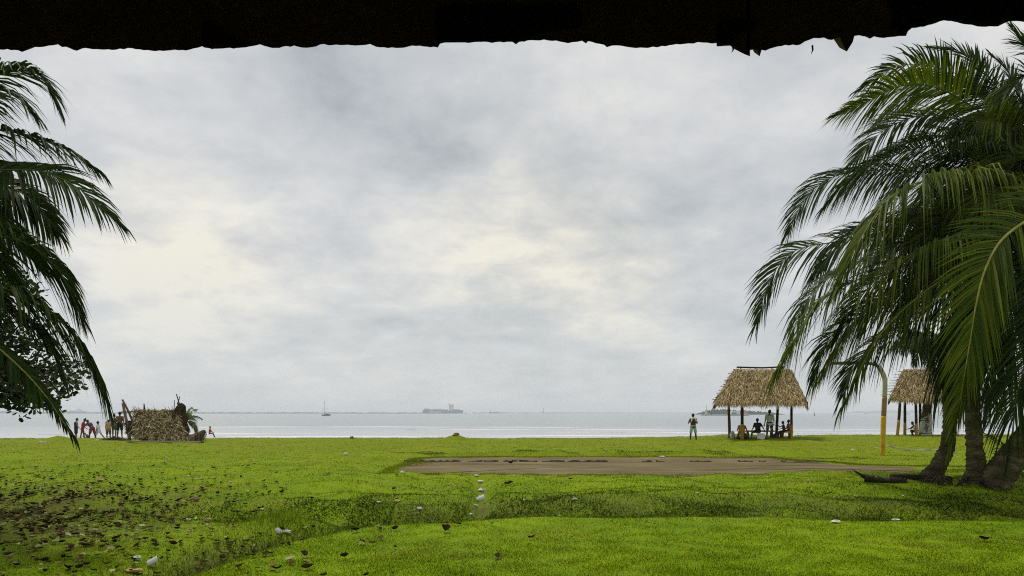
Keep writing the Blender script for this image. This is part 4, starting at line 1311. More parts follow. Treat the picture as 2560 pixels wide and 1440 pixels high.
# young palm behind it
yp = P(466, 1092, 46.5); yp.z = gz(yp.x, yp.y)
yo = thing('young_palm', yp, 'young palm with bright fronds sprouting behind the lean-to', 'palm')
cy_ = P(464, 1052, 46.5)
mb = MB(); mb.tube(spline([yp, yp.lerp(cy_, .5) + Vector((.05, 0, 0)), cy_], 8), [.11, .10, .09, .085, .08, .075, .07, .06], 9); mb.build('trunk', M_trunk, yo, smooth=True)
for i, fr in enumerate(([(474, 1038, 46.5), (482, 1026, 46.4), (492, 1024, 46.3)], [(478, 1046, 46.4), (490, 1041, 46.3), (503, 1046, 46.2)], [(476, 1056, 46.6), (484, 1060, 46.7), (491, 1077, 46.8)],
                        [(470, 1034, 46.8), (474, 1022, 47.0), (480, 1020, 47.2)], [(459, 1040, 46.7), (452, 1036, 46.9), (444, 1044, 47)], [(468, 1036, 46.0), (474, 1034, 45.8), (478, 1044, 45.6)])):
    frond(yo, [cy_] + [P(*q) for q in fr], seed=820 + i, leaf_l=.42, n=24, material=M_leaf3, rib=M_rach, width=.03, rib_r=.018, droop=.5)

# ------------------------------------------------------------------ bent yellow pole
gp_ = G(2206, 1138)
Yp = gp_.y
po = thing('bent_pole', gp_, 'yellow painted steel pole bent over at the top, standing alone in the grass', 'pole')
cvp = [P(2206, 1142, Yp), P(2207.5, 1090, Yp), P(2209, 1045, Yp), P(2211, 1004, Yp), P(2212.5, 965, Yp), P(2211, 945, Yp), P(2204, 928, Yp), P(2193, 915, Yp), P(2176, 909, Yp), P(2140, 907.5, Yp), P(2080, 908, Yp)]
fine_ = spline(cvp, 81)
M_cream = mat('peeled_cream_paint', [(.3, (.30, .29, .16)), (.7, (.48, .46, .30))], scale=4, rough=.7, detail=8)
M_rust = mat('bare_brown_steel', [(.3, (.20, .12, .05)), (.7, (.33, .22, .11))], scale=4, rough=.8, detail=8)
M_moss = mat('mossy_steel', [(.3, (.03, .045, .015)), (.7, (.08, .11, .03))], scale=4, rough=.9)
for nm, a, b_, m_, r_ in (('painted_section', 0, 17, M_yel, .103), ('bare_section', 17, 26, M_rust, .099), ('upper_section', 26, 54, M_cream, .094), ('arm', 54, 81, M_moss, .065)):
    mb = MB(); mb.tube(fine_[a:min(b_ + 1, 81)], [r_] * (min(b_ + 1, 81) - a), 14); mb.build(nm, m_, po, smooth=True)

# ------------------------------------------------------------------ log, stumps, small mounds
M_log = mat('rotting_log', [(.3, (.014, .011, .008)), (.7, (.05, .038, .026))], scale=3, rough=.95, bump=.9, stretch=(.3, 1, 1))
la, lb_ = G(2162, 1206), G(2262, 1207)
mb = MB(); rs = random.Random(9)
cvl = spline([la + Vector((0, 0, .09)), la.lerp(lb_, .4) + Vector((0, .08, .07)), lb_ + Vector((.1, .1, .06))], 26)
mb.tube(cvl, [.078 + rs.uniform(-.018, .018) + (.02 if k < 3 else 0) - .02 * k / 25 for k in range(26)], 12)
mb.v = [(x + rs.gauss(0, .006), y + rs.gauss(0, .01), z + rs.gauss(0, .01)) for x, y, z in mb.v]
lo = mb.build('fallen_log', M_log, smooth=True)
set_props(lo, 'dark rotting log lying on the grass left of the palm trunks', 'log')
mb = MB(); c0 = cvl[0]
for k in range(5):
    mb.tube([c0 + Vector((.1, 0, 0)), c0 + Vector((-.10 - .05 * k, rs.uniform(-.06, .06), .02 + .05 * k))], [.03, .006], 5)
mb.build('splintered_end', M_log, lo)
mb = MB()
a, b_ = G(2226, 1196), G(2300, 1200)
mb.tube(spline([a + Vector((0, 0, .05)), a.lerp(b_, .5) + Vector((0, 0, .05)), b_ + Vector((.2, 0, .04))], 10), [.05 + .004 * k for k in range(10)], 8)
set_props(mb.build('fallen_branch', M_log, smooth=True), 'dark branch lying behind the log at the palm roots', 'branch')
# trunk roots matted at the clump's foot
M_root = mat('root_mat', [(.3, (.02, .015, .010)), (.7, (.06, .045, .03))], scale=6, rough=1, bump=.8)
for nm, px, py, lab in (('root_mat', 2345, 1204, 'dark tangle of roots at the foot of the curved palm'), ('root_mat', 2440, 1209, 'dark tangle of roots at the foot of the straight palm')):
    g = G(px, py); rr = random.Random(px)
    mb = MB()
    for k in range(40):
        an = rr.uniform(0, 6.28); L_ = rr.uniform(.25, .5)
        d = Vector((math.cos(an), math.sin(an), 0))
        p0 = g + d * .14 + Vector((0, 0, rr.uniform(.04, .16))); p1 = g + d * L_; p1.z = gz(p1.x, p1.y) - .01
        mb.tube(spline([p0, p0.lerp(p1, .6) + Vector((0, 0, .05)), p1], 5), [.02, .019, .016, .012, .006], 5)
    set_props(mb.build(nm, M_root, smooth=True), lab, 'roots')
M_stump = mat('mossy_stump', [(.3, (.07, .065, .02)), (.6, (.20, .16, .05)), (.8, (.34, .26, .10))], scale=7, rough=1, bump=.8)
def stump(label, px, py, r_, h, seed):
    rs = random.Random(seed)
    g = G(px, py) if py > 0 else Vector((px, -py, gz(px, -py)))
    mb = MB(); n = 16
    prof = [(1.5, -.05), (1.15, .10), (.95, .45), (.85, .85), (.7, 1.0), (.3, .96), (.02, .97)]
    vs, fs = [], []
    for pr, pz in prof:
        for k in range(n):
            an = 6.283 * k / n
            q = r_ * pr * (1 + .18 * math.sin(3 * an + seed) + rs.uniform(-.08, .08))
            vs.append((g.x + q * math.cos(an), g.y + q * math.sin(an), g.z + h * pz * (1 + rs.uniform(-.09, .09))))
    for j in range(len(prof) - 1):
        for k in range(n):
            fs.append((j * n + k, j * n + (k + 1) % n, (j + 1) * n + (k + 1) % n, (j + 1) * n + k))
    mb.add(vs, fs)
    return set_props(mb.build('tree_stump', M_stump, smooth=True), label, 'stump')
stump('mossy tree stump on a low mound in the middle of the lawn edge', -3.40, -45.5, .17, .13, 1)
stump('small square mossy stump on the lawn edge below the sailing boat', 879, 1097, .13, .16, 2)
g = G(276, 1104)
M_heap = mat('dark_cuttings', [(.3, (.012, .016, .007)), (.7, (.04, .05, .018))], scale=8, rough=1, bump=1)
mb = MB(); rs = random.Random(31)
for k in range(500):
    an = rs.uniform(0, 6.28); q = rs.random() ** .6
    p = Vector((g.x + 1.0 * q * math.cos(an), g.y + .5 + .6 * q * math.sin(an), 0)); p.z = gz(p.x, p.y) + .38 * (1 - q) * rs.uniform(.3, 1.05)
    d = Vector((math.cos(an) + rs.gauss(0, .4), math.sin(an) + rs.gauss(0, .4), -.4)).normalized()
    w = Vector((-d.y, d.x, rs.uniform(-.3, .3))).normalized() * .03
    mb.add([p - w, p + w, p + d * .3 + w * .3, p + d * .3 - w * .3], [(0, 1, 2, 3)])
mb.box((g.x, g.y + .5, g.z + .10), (1.5, .9, .26), taper=.3)
set_props(mb.build('heap_of_cuttings', M_heap), 'dark heap of cuttings on the grass beside the lean-to poles', 'heap')
# ------------------------------------------------------------------ people
def capsule(mb, p0, r0, p1, r1, seg=12):
    p0, p1 = Vector(p0), Vector(p1)
    d = p1 - p0
    t = d.normalized() if d.length > 1e-6 else Vector((0, 0, 1))
    pts, rad = [], []
    for k in (1.45, 1.1, .6):
        pts.append(p0 - t * (r0 * math.sin(k))); rad.append(r0 * max(.05, math.cos(k)))
    pts.append(p0); rad.append(r0)
    pts.append(p0.lerp(p1, .5)); rad.append((r0 + r1) / 2)
    pts.append(p1); rad.append(r1)
    for k in (.6, 1.1, 1.45):
        pts.append(p1 + t * (r1 * math.sin(k))); rad.append(r1 * max(.05, math.cos(k)))
    mb.tube(pts, rad, seg)

def remeshed(name, mb, voxel, material, parent):
    tmp = mb.build(name + '_tmp', None)
    md = tmp.modifiers.new('r', 'REMESH'); md.mode = 'VOXEL'; md.voxel_size = voxel; md.use_smooth_shade = True
    ms = tmp.modifiers.new('s', 'SMOOTH'); ms.factor = .5; ms.iterations = 3
    dg = bpy.context.evaluated_depsgraph_get()
    me = bpy.data.meshes.new_from_object(tmp.evaluated_get(dg))
    old = tmp.data
    bpy.data.objects.remove(tmp); bpy.data.meshes.remove(old)
    me.name = name
    me.materials.clear(); me.materials.append(material)
    o = bpy.data.objects.new(name, me)
    COL.objects.link(o); o.parent = parent
    return o

SKIN = {}
def skin(c):
    if c not in SKIN:
        SKIN[c] = flat('skin', c, rough=.55, var=.08, spec=.3)
    return SKIN[c]
M_hair = flat('dark_hair', (.012, .010, .009), rough=.7)
M_eye = flat('eye', (.03, .02, .02), rough=.3)
CL = {}
def cloth(n, c, c2=None, scale=9):
    if n not in CL:
        CL[n] = flat(n, c, rough=.9) if c2 is None else mat(n, [(.55, c), (.61, c2)], scale=scale, rough=.9, detail=1.5)
    return CL[n]

def person(label, loc, rz, h, pose, sk, wear, hair='short', bulk=1.0, pelvis=None, extra=None):
    """faces +Y in its own frame; wear = list of (piece, material)"""
    s = h / 1.75
    root = thing('person', loc, label, 'person', None, rz)
    g = lambda k, d=0: R(pose.get(k, d))
    lean, sl = g('lean'), g('side')
    up = Vector((math.sin(sl), math.sin(lean) * math.cos(sl), math.cos(lean) * math.cos(sl)))
    rt = Vector((math.cos(sl), 0, -math.sin(sl)))
    pel = Vector((0, 0, 0))
    J = {}
    low = 1e9
    for i, sd in enumerate((-1, 1)):
        a, b_, k = [R(q) for q in pose.get('legs', ((0, 4, 0), (0, 4, 0)))[i]]
        hip = pel + Vector((sd * .095 * s, 0, -.02 * s))
        td = Vector((sd * math.sin(b_), math.sin(a) * math.cos(b_), -math.cos(a) * math.cos(b_)))
        kn = hip + td * .43 * s
        a2 = a - k
        sdv = Vector((sd * math.sin(b_) * .6, math.sin(a2), -math.cos(a2))).normalized()
        an = kn + sdv * .41 * s
        J[sd] = (hip, kn, an)
        low = min(low, an.z - .075 * s)
    pz = pelvis if pelvis is not None else -low
    sh = Vector((0, 0, pz))
    pel = pel + sh
    for sd in (-1, 1):
        J[sd] = tuple(p + sh for p in J[sd])
    chest = pel + up * .33 * s
    neck = pel + up * .52 * s
    hd = g('head')
    hup = (up + Vector((0, math.sin(hd), 0))).normalized()
    if lean > .7: hup = (up * .6 + Vector((0, .5, .2))).normalized()
    head = neck + hup * .175 * s
    A = {}
    for i, sd in enumerate((-1, 1)):
        a, b_, e_, b2 = [R(q) for q in pose.get('arms', ((0, 10, 10, 5), (0, 10, 10, 5)))[i]]
        shd = pel + up * .475 * s + rt * sd * .185 * s * (.5 + .5 * bulk)
        ud = Vector((sd * math.sin(b_), math.sin(a) * math.cos(b_), -math.cos(a) * math.cos(b_)))
        el = shd + ud * .29 * s
        a2 = a + e_
        fd = Vector((sd * math.sin(b2), math.sin(a2) * math.cos(b2), -math.cos(a2) * math.cos(b2)))
        wr = el + fd * .25 * s
        A[sd] = (shd, el, wr, fd)
    B = MB()
    def torso(mb, q):
        w = bulk
        capsule(mb, pel - rt * .075 * s, (.105 * w + q) * s, pel + rt * .075 * s, (.105 * w + q) * s)
        for t_, wx, r_ in ((.12, .055, .100), (.22, .06, .102), (.33, .09, .108), (.42, .10, .095)):
            c = pel + up * t_ * s
            capsule(mb, c - rt * wx * s * w, (r_ * w + q) * s, c + rt * wx * s * w, (r_ * w + q) * s)
    torso(B, 0)
    capsule(B, A[-1][0], .062 * s, A[1][0], .062 * s)
    capsule(B, neck - up * .06 * s, .062 * s, neck + hup * .09 * s, .052 * s)
    # head: skull, jaw, nose, ears
    fw = (Vector((0, 1, 0)) - hup * hup.y).normalized()
    capsule(B, head + hup * .035 * s - fw * .012 * s, .092 * s, head - hup * .02 * s + fw * .012 * s, .080 * s)
    capsule(B, head - hup * .05 * s + fw * .03 * s, .055 * s, head - hup * .075 * s + fw * .045 * s, .040 * s)
    capsule(B, head + fw * .085 * s, .014 * s, head - hup * .03 * s + fw * .108 * s, .018 * s, 8)
    for sd in (-1, 1):
        capsule(B, head + rt * sd * .085 * s, .016 * s, head + rt * sd * .095 * s - hup * .03 * s, .014 * s, 8)
        hip, kn, an = J[sd]
        capsule(B, hip, .088 * s * (.6 + .4 * bulk), kn, .056 * s)
        capsule(B, kn, .055 * s, kn.lerp(an, .35), .057 * s)
        capsule(B, kn.lerp(an, .35), .057 * s, an, .036 * s)
        toe = an + Vector((sd * .03, .17, -.045)) * s
        capsule(B, an + Vector((0, -.03, -.035)) * s, .038 * s, toe, .028 * s)
        shd, el, wr, fd = A[sd]
        capsule(B, shd, .053 * s, el, .040 * s)
        capsule(B, el, .041 * s, wr, .027 * s)
        capsule(B, wr, .028 * s, wr + fd * .075 * s, .036 * s)
    body = remeshed('body', B, .017 * max(s, .6), skin(sk), root)
    # fingers: four and a thumb, each its own tapering chain rooted in the palm
    FB = MB()
    for sd in (-1, 1):
        shd, el, wr, fd = A[sd]
        pal = wr + fd * .085 * s
        ax = fd.cross(Vector((0, 1, 0)))
        ax = ax.normalized() if ax.length > .1 else Vector((1, 0, 0))
        cur = ax.cross(fd).normalized() * sd
        for k, L_ in enumerate((.062, .072, .068, .054)):
            o = ax * (k - 1.5) * .018 * s
            p0 = pal - fd * .02 * s + o
            p1 = p0 + fd * L_ * .6 * s
            p2 = p1 + (fd * .7 + cur * .6).normalized() * L_ * .6 * s
            FB.tube([p0, p1, p2], [.0095 * s, .009 * s, .007 * s], 6)
        p0 = wr + fd * .035 * s - ax * .028 * s
        FB.tube([p0, p0 + (fd * .7 - ax * .7).normalized() * .035 * s, p0 + (fd * .9 - ax * .4).normalized() * .07 * s], [.012 * s, .011 * s, .008 * s], 6)
    FB.build('hand', skin(sk), root, smooth=True, local=True)
    E = MB()
    for sd in (-1, 1):
        capsule(E, head + fw * .085 * s + rt * sd * .032 * s + hup * .012 * s, .009 * s, head + fw * .087 * s + rt * sd * .034 * s + hup * .012 * s, .009 * s, 6)
    E.build('eye', M_eye, root, smooth=True, local=True)
    H = MB()
    if hair != 'bald':
        capsule(H, head + hup * .045 * s - fw * .022 * s, .098 * s, head + hup * .005 * s - fw * .035 * s, .088 * s)
        if hair == 'bun':
            capsule(H, head + hup * .14 * s - fw * .03 * s, .045 * s, head + hup * .17 * s - fw * .05 * s, .035 * s)
            capsule(H, head + hup * .16 * s - fw * .05 * s - rt * .03 * s, .03 * s, head + hup * .17 * s - fw * .06 * s - rt * .10 * s, .018 * s)
        if hair == 'long':
            capsule(H, head - fw * .05 * s, .085 * s, neck - up * .10 * s - fw * .09 * s, .05 * s)
        if hair == 'curly':
            capsule(H, head + hup * .05 * s - rt * .03 * s, .11 * s, head + hup * .05 * s + rt * .03 * s - fw * .02 * s, .11 * s)
        if hair == 'cap':
            capsule(H, head + hup * .06 * s + fw * .09 * s, .03 * s, head + hup * .06 * s + fw * .15 * s, .02 * s)
        remeshed('hair', H, .016 * max(s, .6), M_hair, root)
    for piece, m_ in wear:
        W = MB()
        if piece in ('tshirt', 'tank', 'swimsuit', 'towel'):
            if piece == 'towel':
                capsule(W, A[-1][0] + up * .05 * s - fw * .05 * s, .05 * s, neck - fw * .05 * s, .055 * s)
                capsule(W, neck - fw * .05 * s, .055 * s, A[1][0] + up * .05 * s - fw * .05 * s, .05 * s)
                for sd in (-1, 1):
                    capsule(W, A[sd][0] + up * .05 * s - rt * sd * .07 * s - fw * .06 * s, .05 * s, A[sd][0] - up * .16 * s - rt * sd * .03 * s - fw * .10 * s, .035 * s)
            else:
                torso(W, .014)
                if piece != 'swimsuit':
                    capsule(W, A[-1][0] * .9 + A[1][0] * .1, .068 * s, A[1][0] * .9 + A[-1][0] * .1, .068 * s)
                if piece == 'tshirt':
                    capsule(W, pel - rt * .07 * s - up * .05 * s, .115 * s * bulk, pel + rt * .07 * s - up * .05 * s, .115 * s * bulk)
                    for sd in (-1, 1):
                        shd, el, wr, fd = A[sd]
                        capsule(W, shd, .070 * s, shd.lerp(el, .62), .066 * s)
        elif piece in ('shorts', 'briefs', 'skirt'):
            capsule(W, pel - rt * .075 * s + up * .03 * s, (.105 * bulk + .016) * s, pel + rt * .075 * s + up * .03 * s, (.105 * bulk + .016) * s)
            f_ = {'shorts': .78, 'briefs': .16, 'skirt': .55}[piece]
            for sd in (-1, 1):
                hip, kn, an = J[sd]
                capsule(W, hip, (.10 * (.6 + .4 * bulk)) * s, hip.lerp(kn, f_), (.094 if piece != 'briefs' else .1) * s)
        elif piece == 'bikini':
            c = pel + up * .37 * s
            capsule(W, c - rt * .09 * s * bulk, .112 * s * bulk + .01, c + rt * .09 * s * bulk, .112 * s * bulk + .01)
        elif piece == 'hat':
            capsule(W, head + hup * .07 * s, .105 * s, head + hup * .10 * s, .08 * s)
            capsule(W, head + hup * .06 * s + fw * .09 * s, .04 * s, head + hup * .05 * s + fw * .15 * s, .03 * s)
        remeshed({'tshirt': 'shirt', 'tank': 'tank_top', 'swimsuit': 'swimsuit', 'towel': 'towel', 'shorts': 'shorts', 'briefs': 'swim_briefs', 'skirt': 'skirt', 'bikini': 'bikini_top', 'hat': 'cap'}[piece], W, .016 * max(s, .6), m_, root)
    return root

DK, MD, LT = (.045, .024, .014), (.12, .062, .036), (.30, .165, .10)
def at(px, Y_):
    x = (px - 1280) / F * Y_
    return (x, Y_, gz(x, Y_))
STAND = ((0, 5, 0), (0, 5, 0))
# lone man on the lawn
lp = G(1733, 1103)
person('man in maroon tank top and mint shorts standing alone on the lawn beside the hut', lp, R(8), 1.66,
       dict(legs=((0, 9, 0), (0, 9, 0)), arms=((15, 22, 95, -30), (15, 22, 95, -30)), head=12), DK,
       [('tank', cloth('maroon_cloth', (.10, .022, .014))), ('shorts', cloth('mint_cloth', (.27, .40, .36))), ('towel', cloth('white_towel', (.75, .75, .74)))])
# under the hut
person('man in pale grey shirt and floral black shorts standing under the hut', at(1924, 46.0), R(-5), 1.78,
       dict(legs=((0, 6, 0), (0, 6, 0)), arms=((-6, 14, 18, 8), (0, 14, 25, 6))), DK,
       [('tshirt', cloth('pale_grey_cloth', (.56, .55, .54))), ('shorts', cloth('floral_cloth', (.012, .014, .013), (.34, .36, .33), 9))])
SIT = dict(legs=((82, 14, 88), (82, 14, 88)), arms=((25, 14, 50, -5), (30, 14, 45, -8)), lean=14)
person('person in an orange top sitting behind the yellow front post of the hut', at(1854, 46.2), R(-25), 1.66,
       dict(legs=((84, 22, 80), (84, 10, 92)), arms=((22, 20, 40, -5), (40, 16, 25, 0)), lean=16), DK,
       [('tank', cloth('orange_cloth', (.42, .13, .035))), ('shorts', cloth('dark_blue_cloth', (.025, .03, .045)))], 'long', 1.1, pelvis=.40)
person('person in dark green shirt sitting on the bench with one arm propped', at(1895, 46.9), R(10), 1.68,
       dict(legs=((82, 14, 88), (82, 14, 88)), arms=((15, 14, 30, 5), (-12, 34, 6, 24)), lean=8), DK,
       [('tshirt', cloth('dark_green_cloth', (.016, .035, .022))), ('shorts', cloth('black_cloth', (.012, .012, .014)))], 'short', 1.05, pelvis=.46)
person('child with a raised hand sitting on the bench under the hut', at(1961, 46.4), R(60), 1.28,
       dict(legs=((84, 10, 70), (84, 10, 70)), arms=((62, 10, 78, 0), (25, 10, 50, 0)), lean=10), DK,
       [('tank', cloth('dark_red_cloth', (.05, .014, .016))), ('shorts', cloth('black_cloth', (.012, .012, .014)))], 'curly', 1.0, pelvis=.46)
person('child in a red checked shirt sitting against the yellow post of the hut', at(1972, 46.7), R(60), 1.45,
       dict(legs=((84, 10, 80), (84, 10, 80)), arms=((20, 10, 40, 0), (20, 10, 40, 0)), lean=2), DK,
       [('tshirt', cloth('red_check_cloth', (.30, .05, .06), (.42, .18, .2), 16)), ('shorts', cloth('black_cloth', (.012, .012, .014)))], 'short', 1.0, pelvis=.50)
# under the second hut
person('person in a white vest crouching behind the post of the second hut', at(2293, 52.0), R(50), 1.62,
       dict(legs=((105, 12, 125), (95, 8, 120)), arms=((45, 10, 35, 0), (45, 10, 35, -5)), lean=28), MD,
       [('tank', cloth('white_cloth', (.66, .67, .68))), ('shorts', cloth('black_cloth', (.012, .012, .014)))], 'short', 1.05, pelvis=.30)
# bathers on the left
person('stout man in dark vest and dark shorts at the end of the row of bathers', at(190, 57), R(-45), 1.70,
       dict(arms=((5, 16, 25, 6), (8, 14, 30, 4)), head=30), LT,
       [('tank', cloth('slate_cloth', (.03, .034, .038))), ('shorts', cloth('dark_olive_cloth', (.016, .022, .017)))], 'short', 1.12)
person('woman in a bright red swimsuit among the bathers', at(206.5, 56.5), R(-70), 1.66,
       dict(legs=((8, 6, 4), (-10, 6, 4)), arms=((30, 14, 60, 0), (10, 12, 40, 0)), lean=8, head=25), MD,
       [('swimsuit', cloth('red_cloth', (.58, .012, .02)))], 'bun', 1.05)
person('bare-chested man in red trunks bending forward among the bathers', at(231, 56), R(72), 1.76,
       dict(lean=38, legs=((14, 8, 12), (-8, 8, 6)), arms=((42, 12, 6, 6), (28, 14, 12, 6)), head=30), DK,
       [('shorts', cloth('rust_cloth', (.16, .035, .03)))], 'short', 1.08)
person('small child crouching on the ground between the bathers', at(222, 55.5), R(80), 1.02,
       dict(lean=50, legs=((95, 16, 110), (70, 16, 90)), arms=((50, 12, 10, 8), (40, 12, 10, 8))), MD,
       [('briefs', cloth('black_cloth', (.012, .012, .014)))], 'short', 1.0, pelvis=.24)
person('child in white shirt and black cap striding among the bathers', at(246.5, 57), R(80), 1.50,
       dict(legs=((24, 4, 6), (-32, 4, 12)), arms=((-18, 14, 30, 10), (25, 10, 40, 0)), lean=6), DK,
       [('tshirt', cloth('white_cloth', (.66, .67, .68))), ('shorts', cloth('pale_grey_cloth', (.56, .55, .54))), ('hat', cloth('black_cloth', (.012, .012, .014)))], 'short')
person('fair woman in ochre top and green shorts behind the woman with her arms out', at(271.5, 57), R(15), 1.60,
       dict(legs=((6, 5, 0), (-6, 5, 0)), arms=((4, 10, 30, 0), (4, 12, 10, 5)), head=20), LT,
       [('tank', cloth('ochre_cloth', (.42, .25, .08))), ('shorts', cloth('green_cloth', (.03, .07, .035)))], 'short')
person('woman with topknot and patterned swimsuit holding both arms out', at(285.5, 49.6), R(-12), 1.60,
       dict(arms=((10, 62, 2, 64), (6, 50, 0, 52)), legs=((4, 6, 0), (-3, 6, 0)), head=5), MD,
       [('swimsuit', cloth('leafy_cloth', (.05, .055, .03), (.30, .29, .18), 12)), ('skirt', cloth('leafy_cloth', (.05, .055, .03)))], 'bun', 1.05)
person('tall bare-chested man in dark shorts nearest the crossed poles', at(299.5, 50.2), R(20), 1.76,
       dict(arms=((2, 8, 8, 4), (4, 8, 12, 3)), legs=((0, 3, 0), (0, 3, 0))), MD,
       [('shorts', cloth('black_cloth', (.012, .012, .014)))], 'short', 1.0)
person('small child in red sitting alone at the water edge right of the lean-to', at(524, 60), R(-60), 1.15,
       dict(lean=5, legs=((80, 10, 60), (80, 10, 60)), arms=((25, 10, 30, 0), (25, 10, 30, 0))), DK,
       [('tshirt', cloth('crimson_cloth', (.36, .05, .07)))], 'short', pelvis=.62)
# ------------------------------------------------------------------ vessels
M_hull_blue = flat('blue_grey_hull', (.17, .24, .38), var=.1)
M_hull_green = flat('green_grey_boxes', (.26, .31, .31), var=.1)
M_sup = flat('cream_superstructure', (.62, .58, .44), var=.06)
M_sup_w = flat('white_superstructure', (.70, .70, .68), var=.06)
M_hull_dk = flat('dark_hull', (.03, .035, .04))
M_letter = flat('white_lettering', (.85, .86, .87))
M_boxes = [flat('container_' + n, c) for n, c in (('grey', (.46, .46, .45)), ('rust', (.42, .30, .25)), ('blue', (.10, .16, .30)), ('pale', (.5, .5, .46)))]
def hull(parent, cx, Yd, L, H, W, material, bow=1, rake=.08, name='hull', z0=SEA):
    """ship's hull along X: flared bow, transom stern"""
    mb = MB(); vs, fs = [], []
    st = [(0, .80, 1.0), (.05, .95, 1.0), (.25, 1, 1), (.78, 1, 1.0), (.90, .72, 1.03), (.97, .3, 1.08), (1.0, .02, 1.12)]
    for u, w, hh in st:
        x = (u - .5) * L * bow
        xr = x + (rake * L * .35 * bow if u > .9 else 0)
        vs += [(cx + x, Yd - W * .5 * w * .7, z0 - .5), (cx + x, Yd - W * .5 * w * .9, z0 + H * .3), (cx + xr, Yd - W * .5 * w, z0 + H * hh), (cx + xr, Yd + W * .5 * w, z0 + H * hh), (cx + x, Yd + W * .5 * w * .9, z0 + H * .3), (cx + x, Yd + W * .5 * w * .7, z0 - .5)]
    for k in range(len(st) - 1):
        q = k * 6
        for j in range(5):
            fs.append((q + j, q + 6 + j, q + 7 + j, q + 1 + j))
    fs += [(0, 1, 2, 3, 4, 5), tuple(range(len(vs) - 1, len(vs) - 7, -1))]
    mb.add(vs, fs)
    return mb.build(name, material, parent)
def bx(parent, name, c, s, m_, taper=1.0):
    mb = MB(); mb.box(c, s, taper=taper); return mb.build(name, m_, parent)
def txt(parent, s, loc, size, m_, name='lettering'):
    cu = bpy.data.curves.new(name, 'FONT'); cu.body = s; cu.size = size; cu.extrude = .15; cu.space_character = 1.0
    cu.offset = size * .03
    o = bpy.data.objects.new(name, cu); COL.objects.link(o)
    dg = bpy.context.evaluated_depsgraph_get()
    me = bpy.data.meshes.new_from_object(o.evaluated_get(dg))
    bpy.data.objects.remove(o)
    o = bpy.data.objects.new(name, me); COL.objects.link(o)
    me.materials.clear(); me.materials.append(m_)
    o.parent = parent
    o.location = Vector(loc) - wloc(parent)
    o.rotation_euler = (R(90), 0, 0)
    return o
# container ship
Yd = 3600
mpp = Yd / F
x0, x1 = fx(1057, Yd), fx(1156, Yd)
sh = thing('container_ship', ((x0 + x1) / 2, Yd, SEA), 'large grey blue container ship lying on the horizon', 'ship')
hull(sh, (x0 + x1) / 2, Yd, x1 - x0, 15.5, 30, M_hull_blue, 1)
L_ = x1 - x0
# stacked boxes, bay by bay
rs = random.Random(3)
nb = 15
for k in range(nb):
    u = (k + .5) / nb
    if .68 < u < .78: continue
    xx = x0 + L_ * (.03 + .90 * u)
    hgt = 5.2 + rs.choice((0, 0, 2.4, -2.4)) * .6
    if u < .12: hgt = 8
    bx(sh, 'container_bay', (xx, Yd, SEA + 15.6 + hgt / 2), (L_ * .052, 27, hgt), M_boxes[rs.choice((0, 0, 3, 1, 0))] if u > .12 else M_hull_green)
bx(sh, 'side_shell', (x0 + L_ * .30, Yd - 15.2, SEA + 8.6), (L_ * .56, 1.2, 13.5), flat('dark_green_grey_shell', (.13, .18, .19)))
txt(sh, 'CMA CGM', (fx(1074.5, Yd), Yd - 16.2, SEA + 3.4), 12.0, M_letter)
xs_ = fx(1130, Yd)
sup = bx(sh, 'superstructure', (xs_, Yd, SEA + 26), (13, 24, 22), M_sup_w)
bx(sh, 'bridge', (xs_, Yd, SEA + 38.5), (12, 30, 4), M_sup)
bx(sh, 'funnel', (xs_ - 10, Yd, SEA + 31), (9, 9, 26), M_sup, .8)
for dx, hh in ((-12, 9), (3, 6), (6, 5)):
    mb = MB(); mb.tube([(xs_ + dx, Yd, SEA + 37), (xs_ + dx - (6 if dx == -12 else 0), Yd, SEA + 40 + hh)], [1.1, .7], 6); mb.build('mast', M_hull_dk, sh)
mb = MB(); mb.tube([(fx(1083, Yd), Yd, SEA + 15), (fx(1083, Yd), Yd, SEA + 34)], [1.0, .7], 6); mb.build('mast', M_sup, sh)
mb = MB(); mb.tube([(fx(1146, Yd), Yd, SEA + 15), (fx(1146, Yd), Yd, SEA + 29)], [.9, .6], 6); mb.build('mast', M_sup, sh)

def far_ship(label, p0, p1, top, Yd, house, material, boxes=True, flip=1):
    x0, x1 = fx(p0, Yd), fx(p1, Yd)
    L_ = x1 - x0
    k = Yd / F
    o = thing('cargo_ship', ((x0 + x1) / 2, Yd, SEA), label, 'ship')
    H = top * k
    hull(o, (x0 + x1) / 2, Yd, L_, H * .45, L_ * .14, material, flip)
    hx = x0 + L_ * house
    bx(o, 'superstructure', (hx, Yd, SEA + H * .68), (L_ * .10, L_ * .12, H * .5), M_sup_w)
    mb = MB(); mb.tube([(hx, Yd, SEA + H * .9), (hx, Yd, SEA + H * 1.3)], [L_ * .006, L_ * .004], 5); mb.build('mast', M_hull_dk, o)
    if boxes:
        for q in range(3):
            xx = x0 + L_ * (.2 + .2 * q) if house > .5 else x0 + L_ * (.4 + .2 * q)
            mb = MB(); mb.tube([(xx, Yd, SEA + H * .45), (xx, Yd, SEA + H * 1.0)], [L_ * .007, L_ * .004], 5); mb.build('crane', M_sup_w, o)
            bx(o, 'hatch', (xx + L_ * .08, Yd, SEA + H * .5), (L_ * .11, L_ * .1, H * .12), M_boxes[q])
    return o
far_ship('faint grey freighter on the horizon right of the container ship', 1222, 1248, 7, 4600, .15, M_hull_green)
far_ship('pale cargo ship on the horizon behind the left palm tip', 117, 214, 11, 4600, .83, M_hull_green)
far_ship('pale tanker cut by the left edge of the picture', -45, 39, 11, 4400, .78, M_hull_green)
# tug beyond the stern
far_ship('faint low tender close ahead of the container ship', 1150, 1167, 4, 4300, .4, M_hull_green, False)
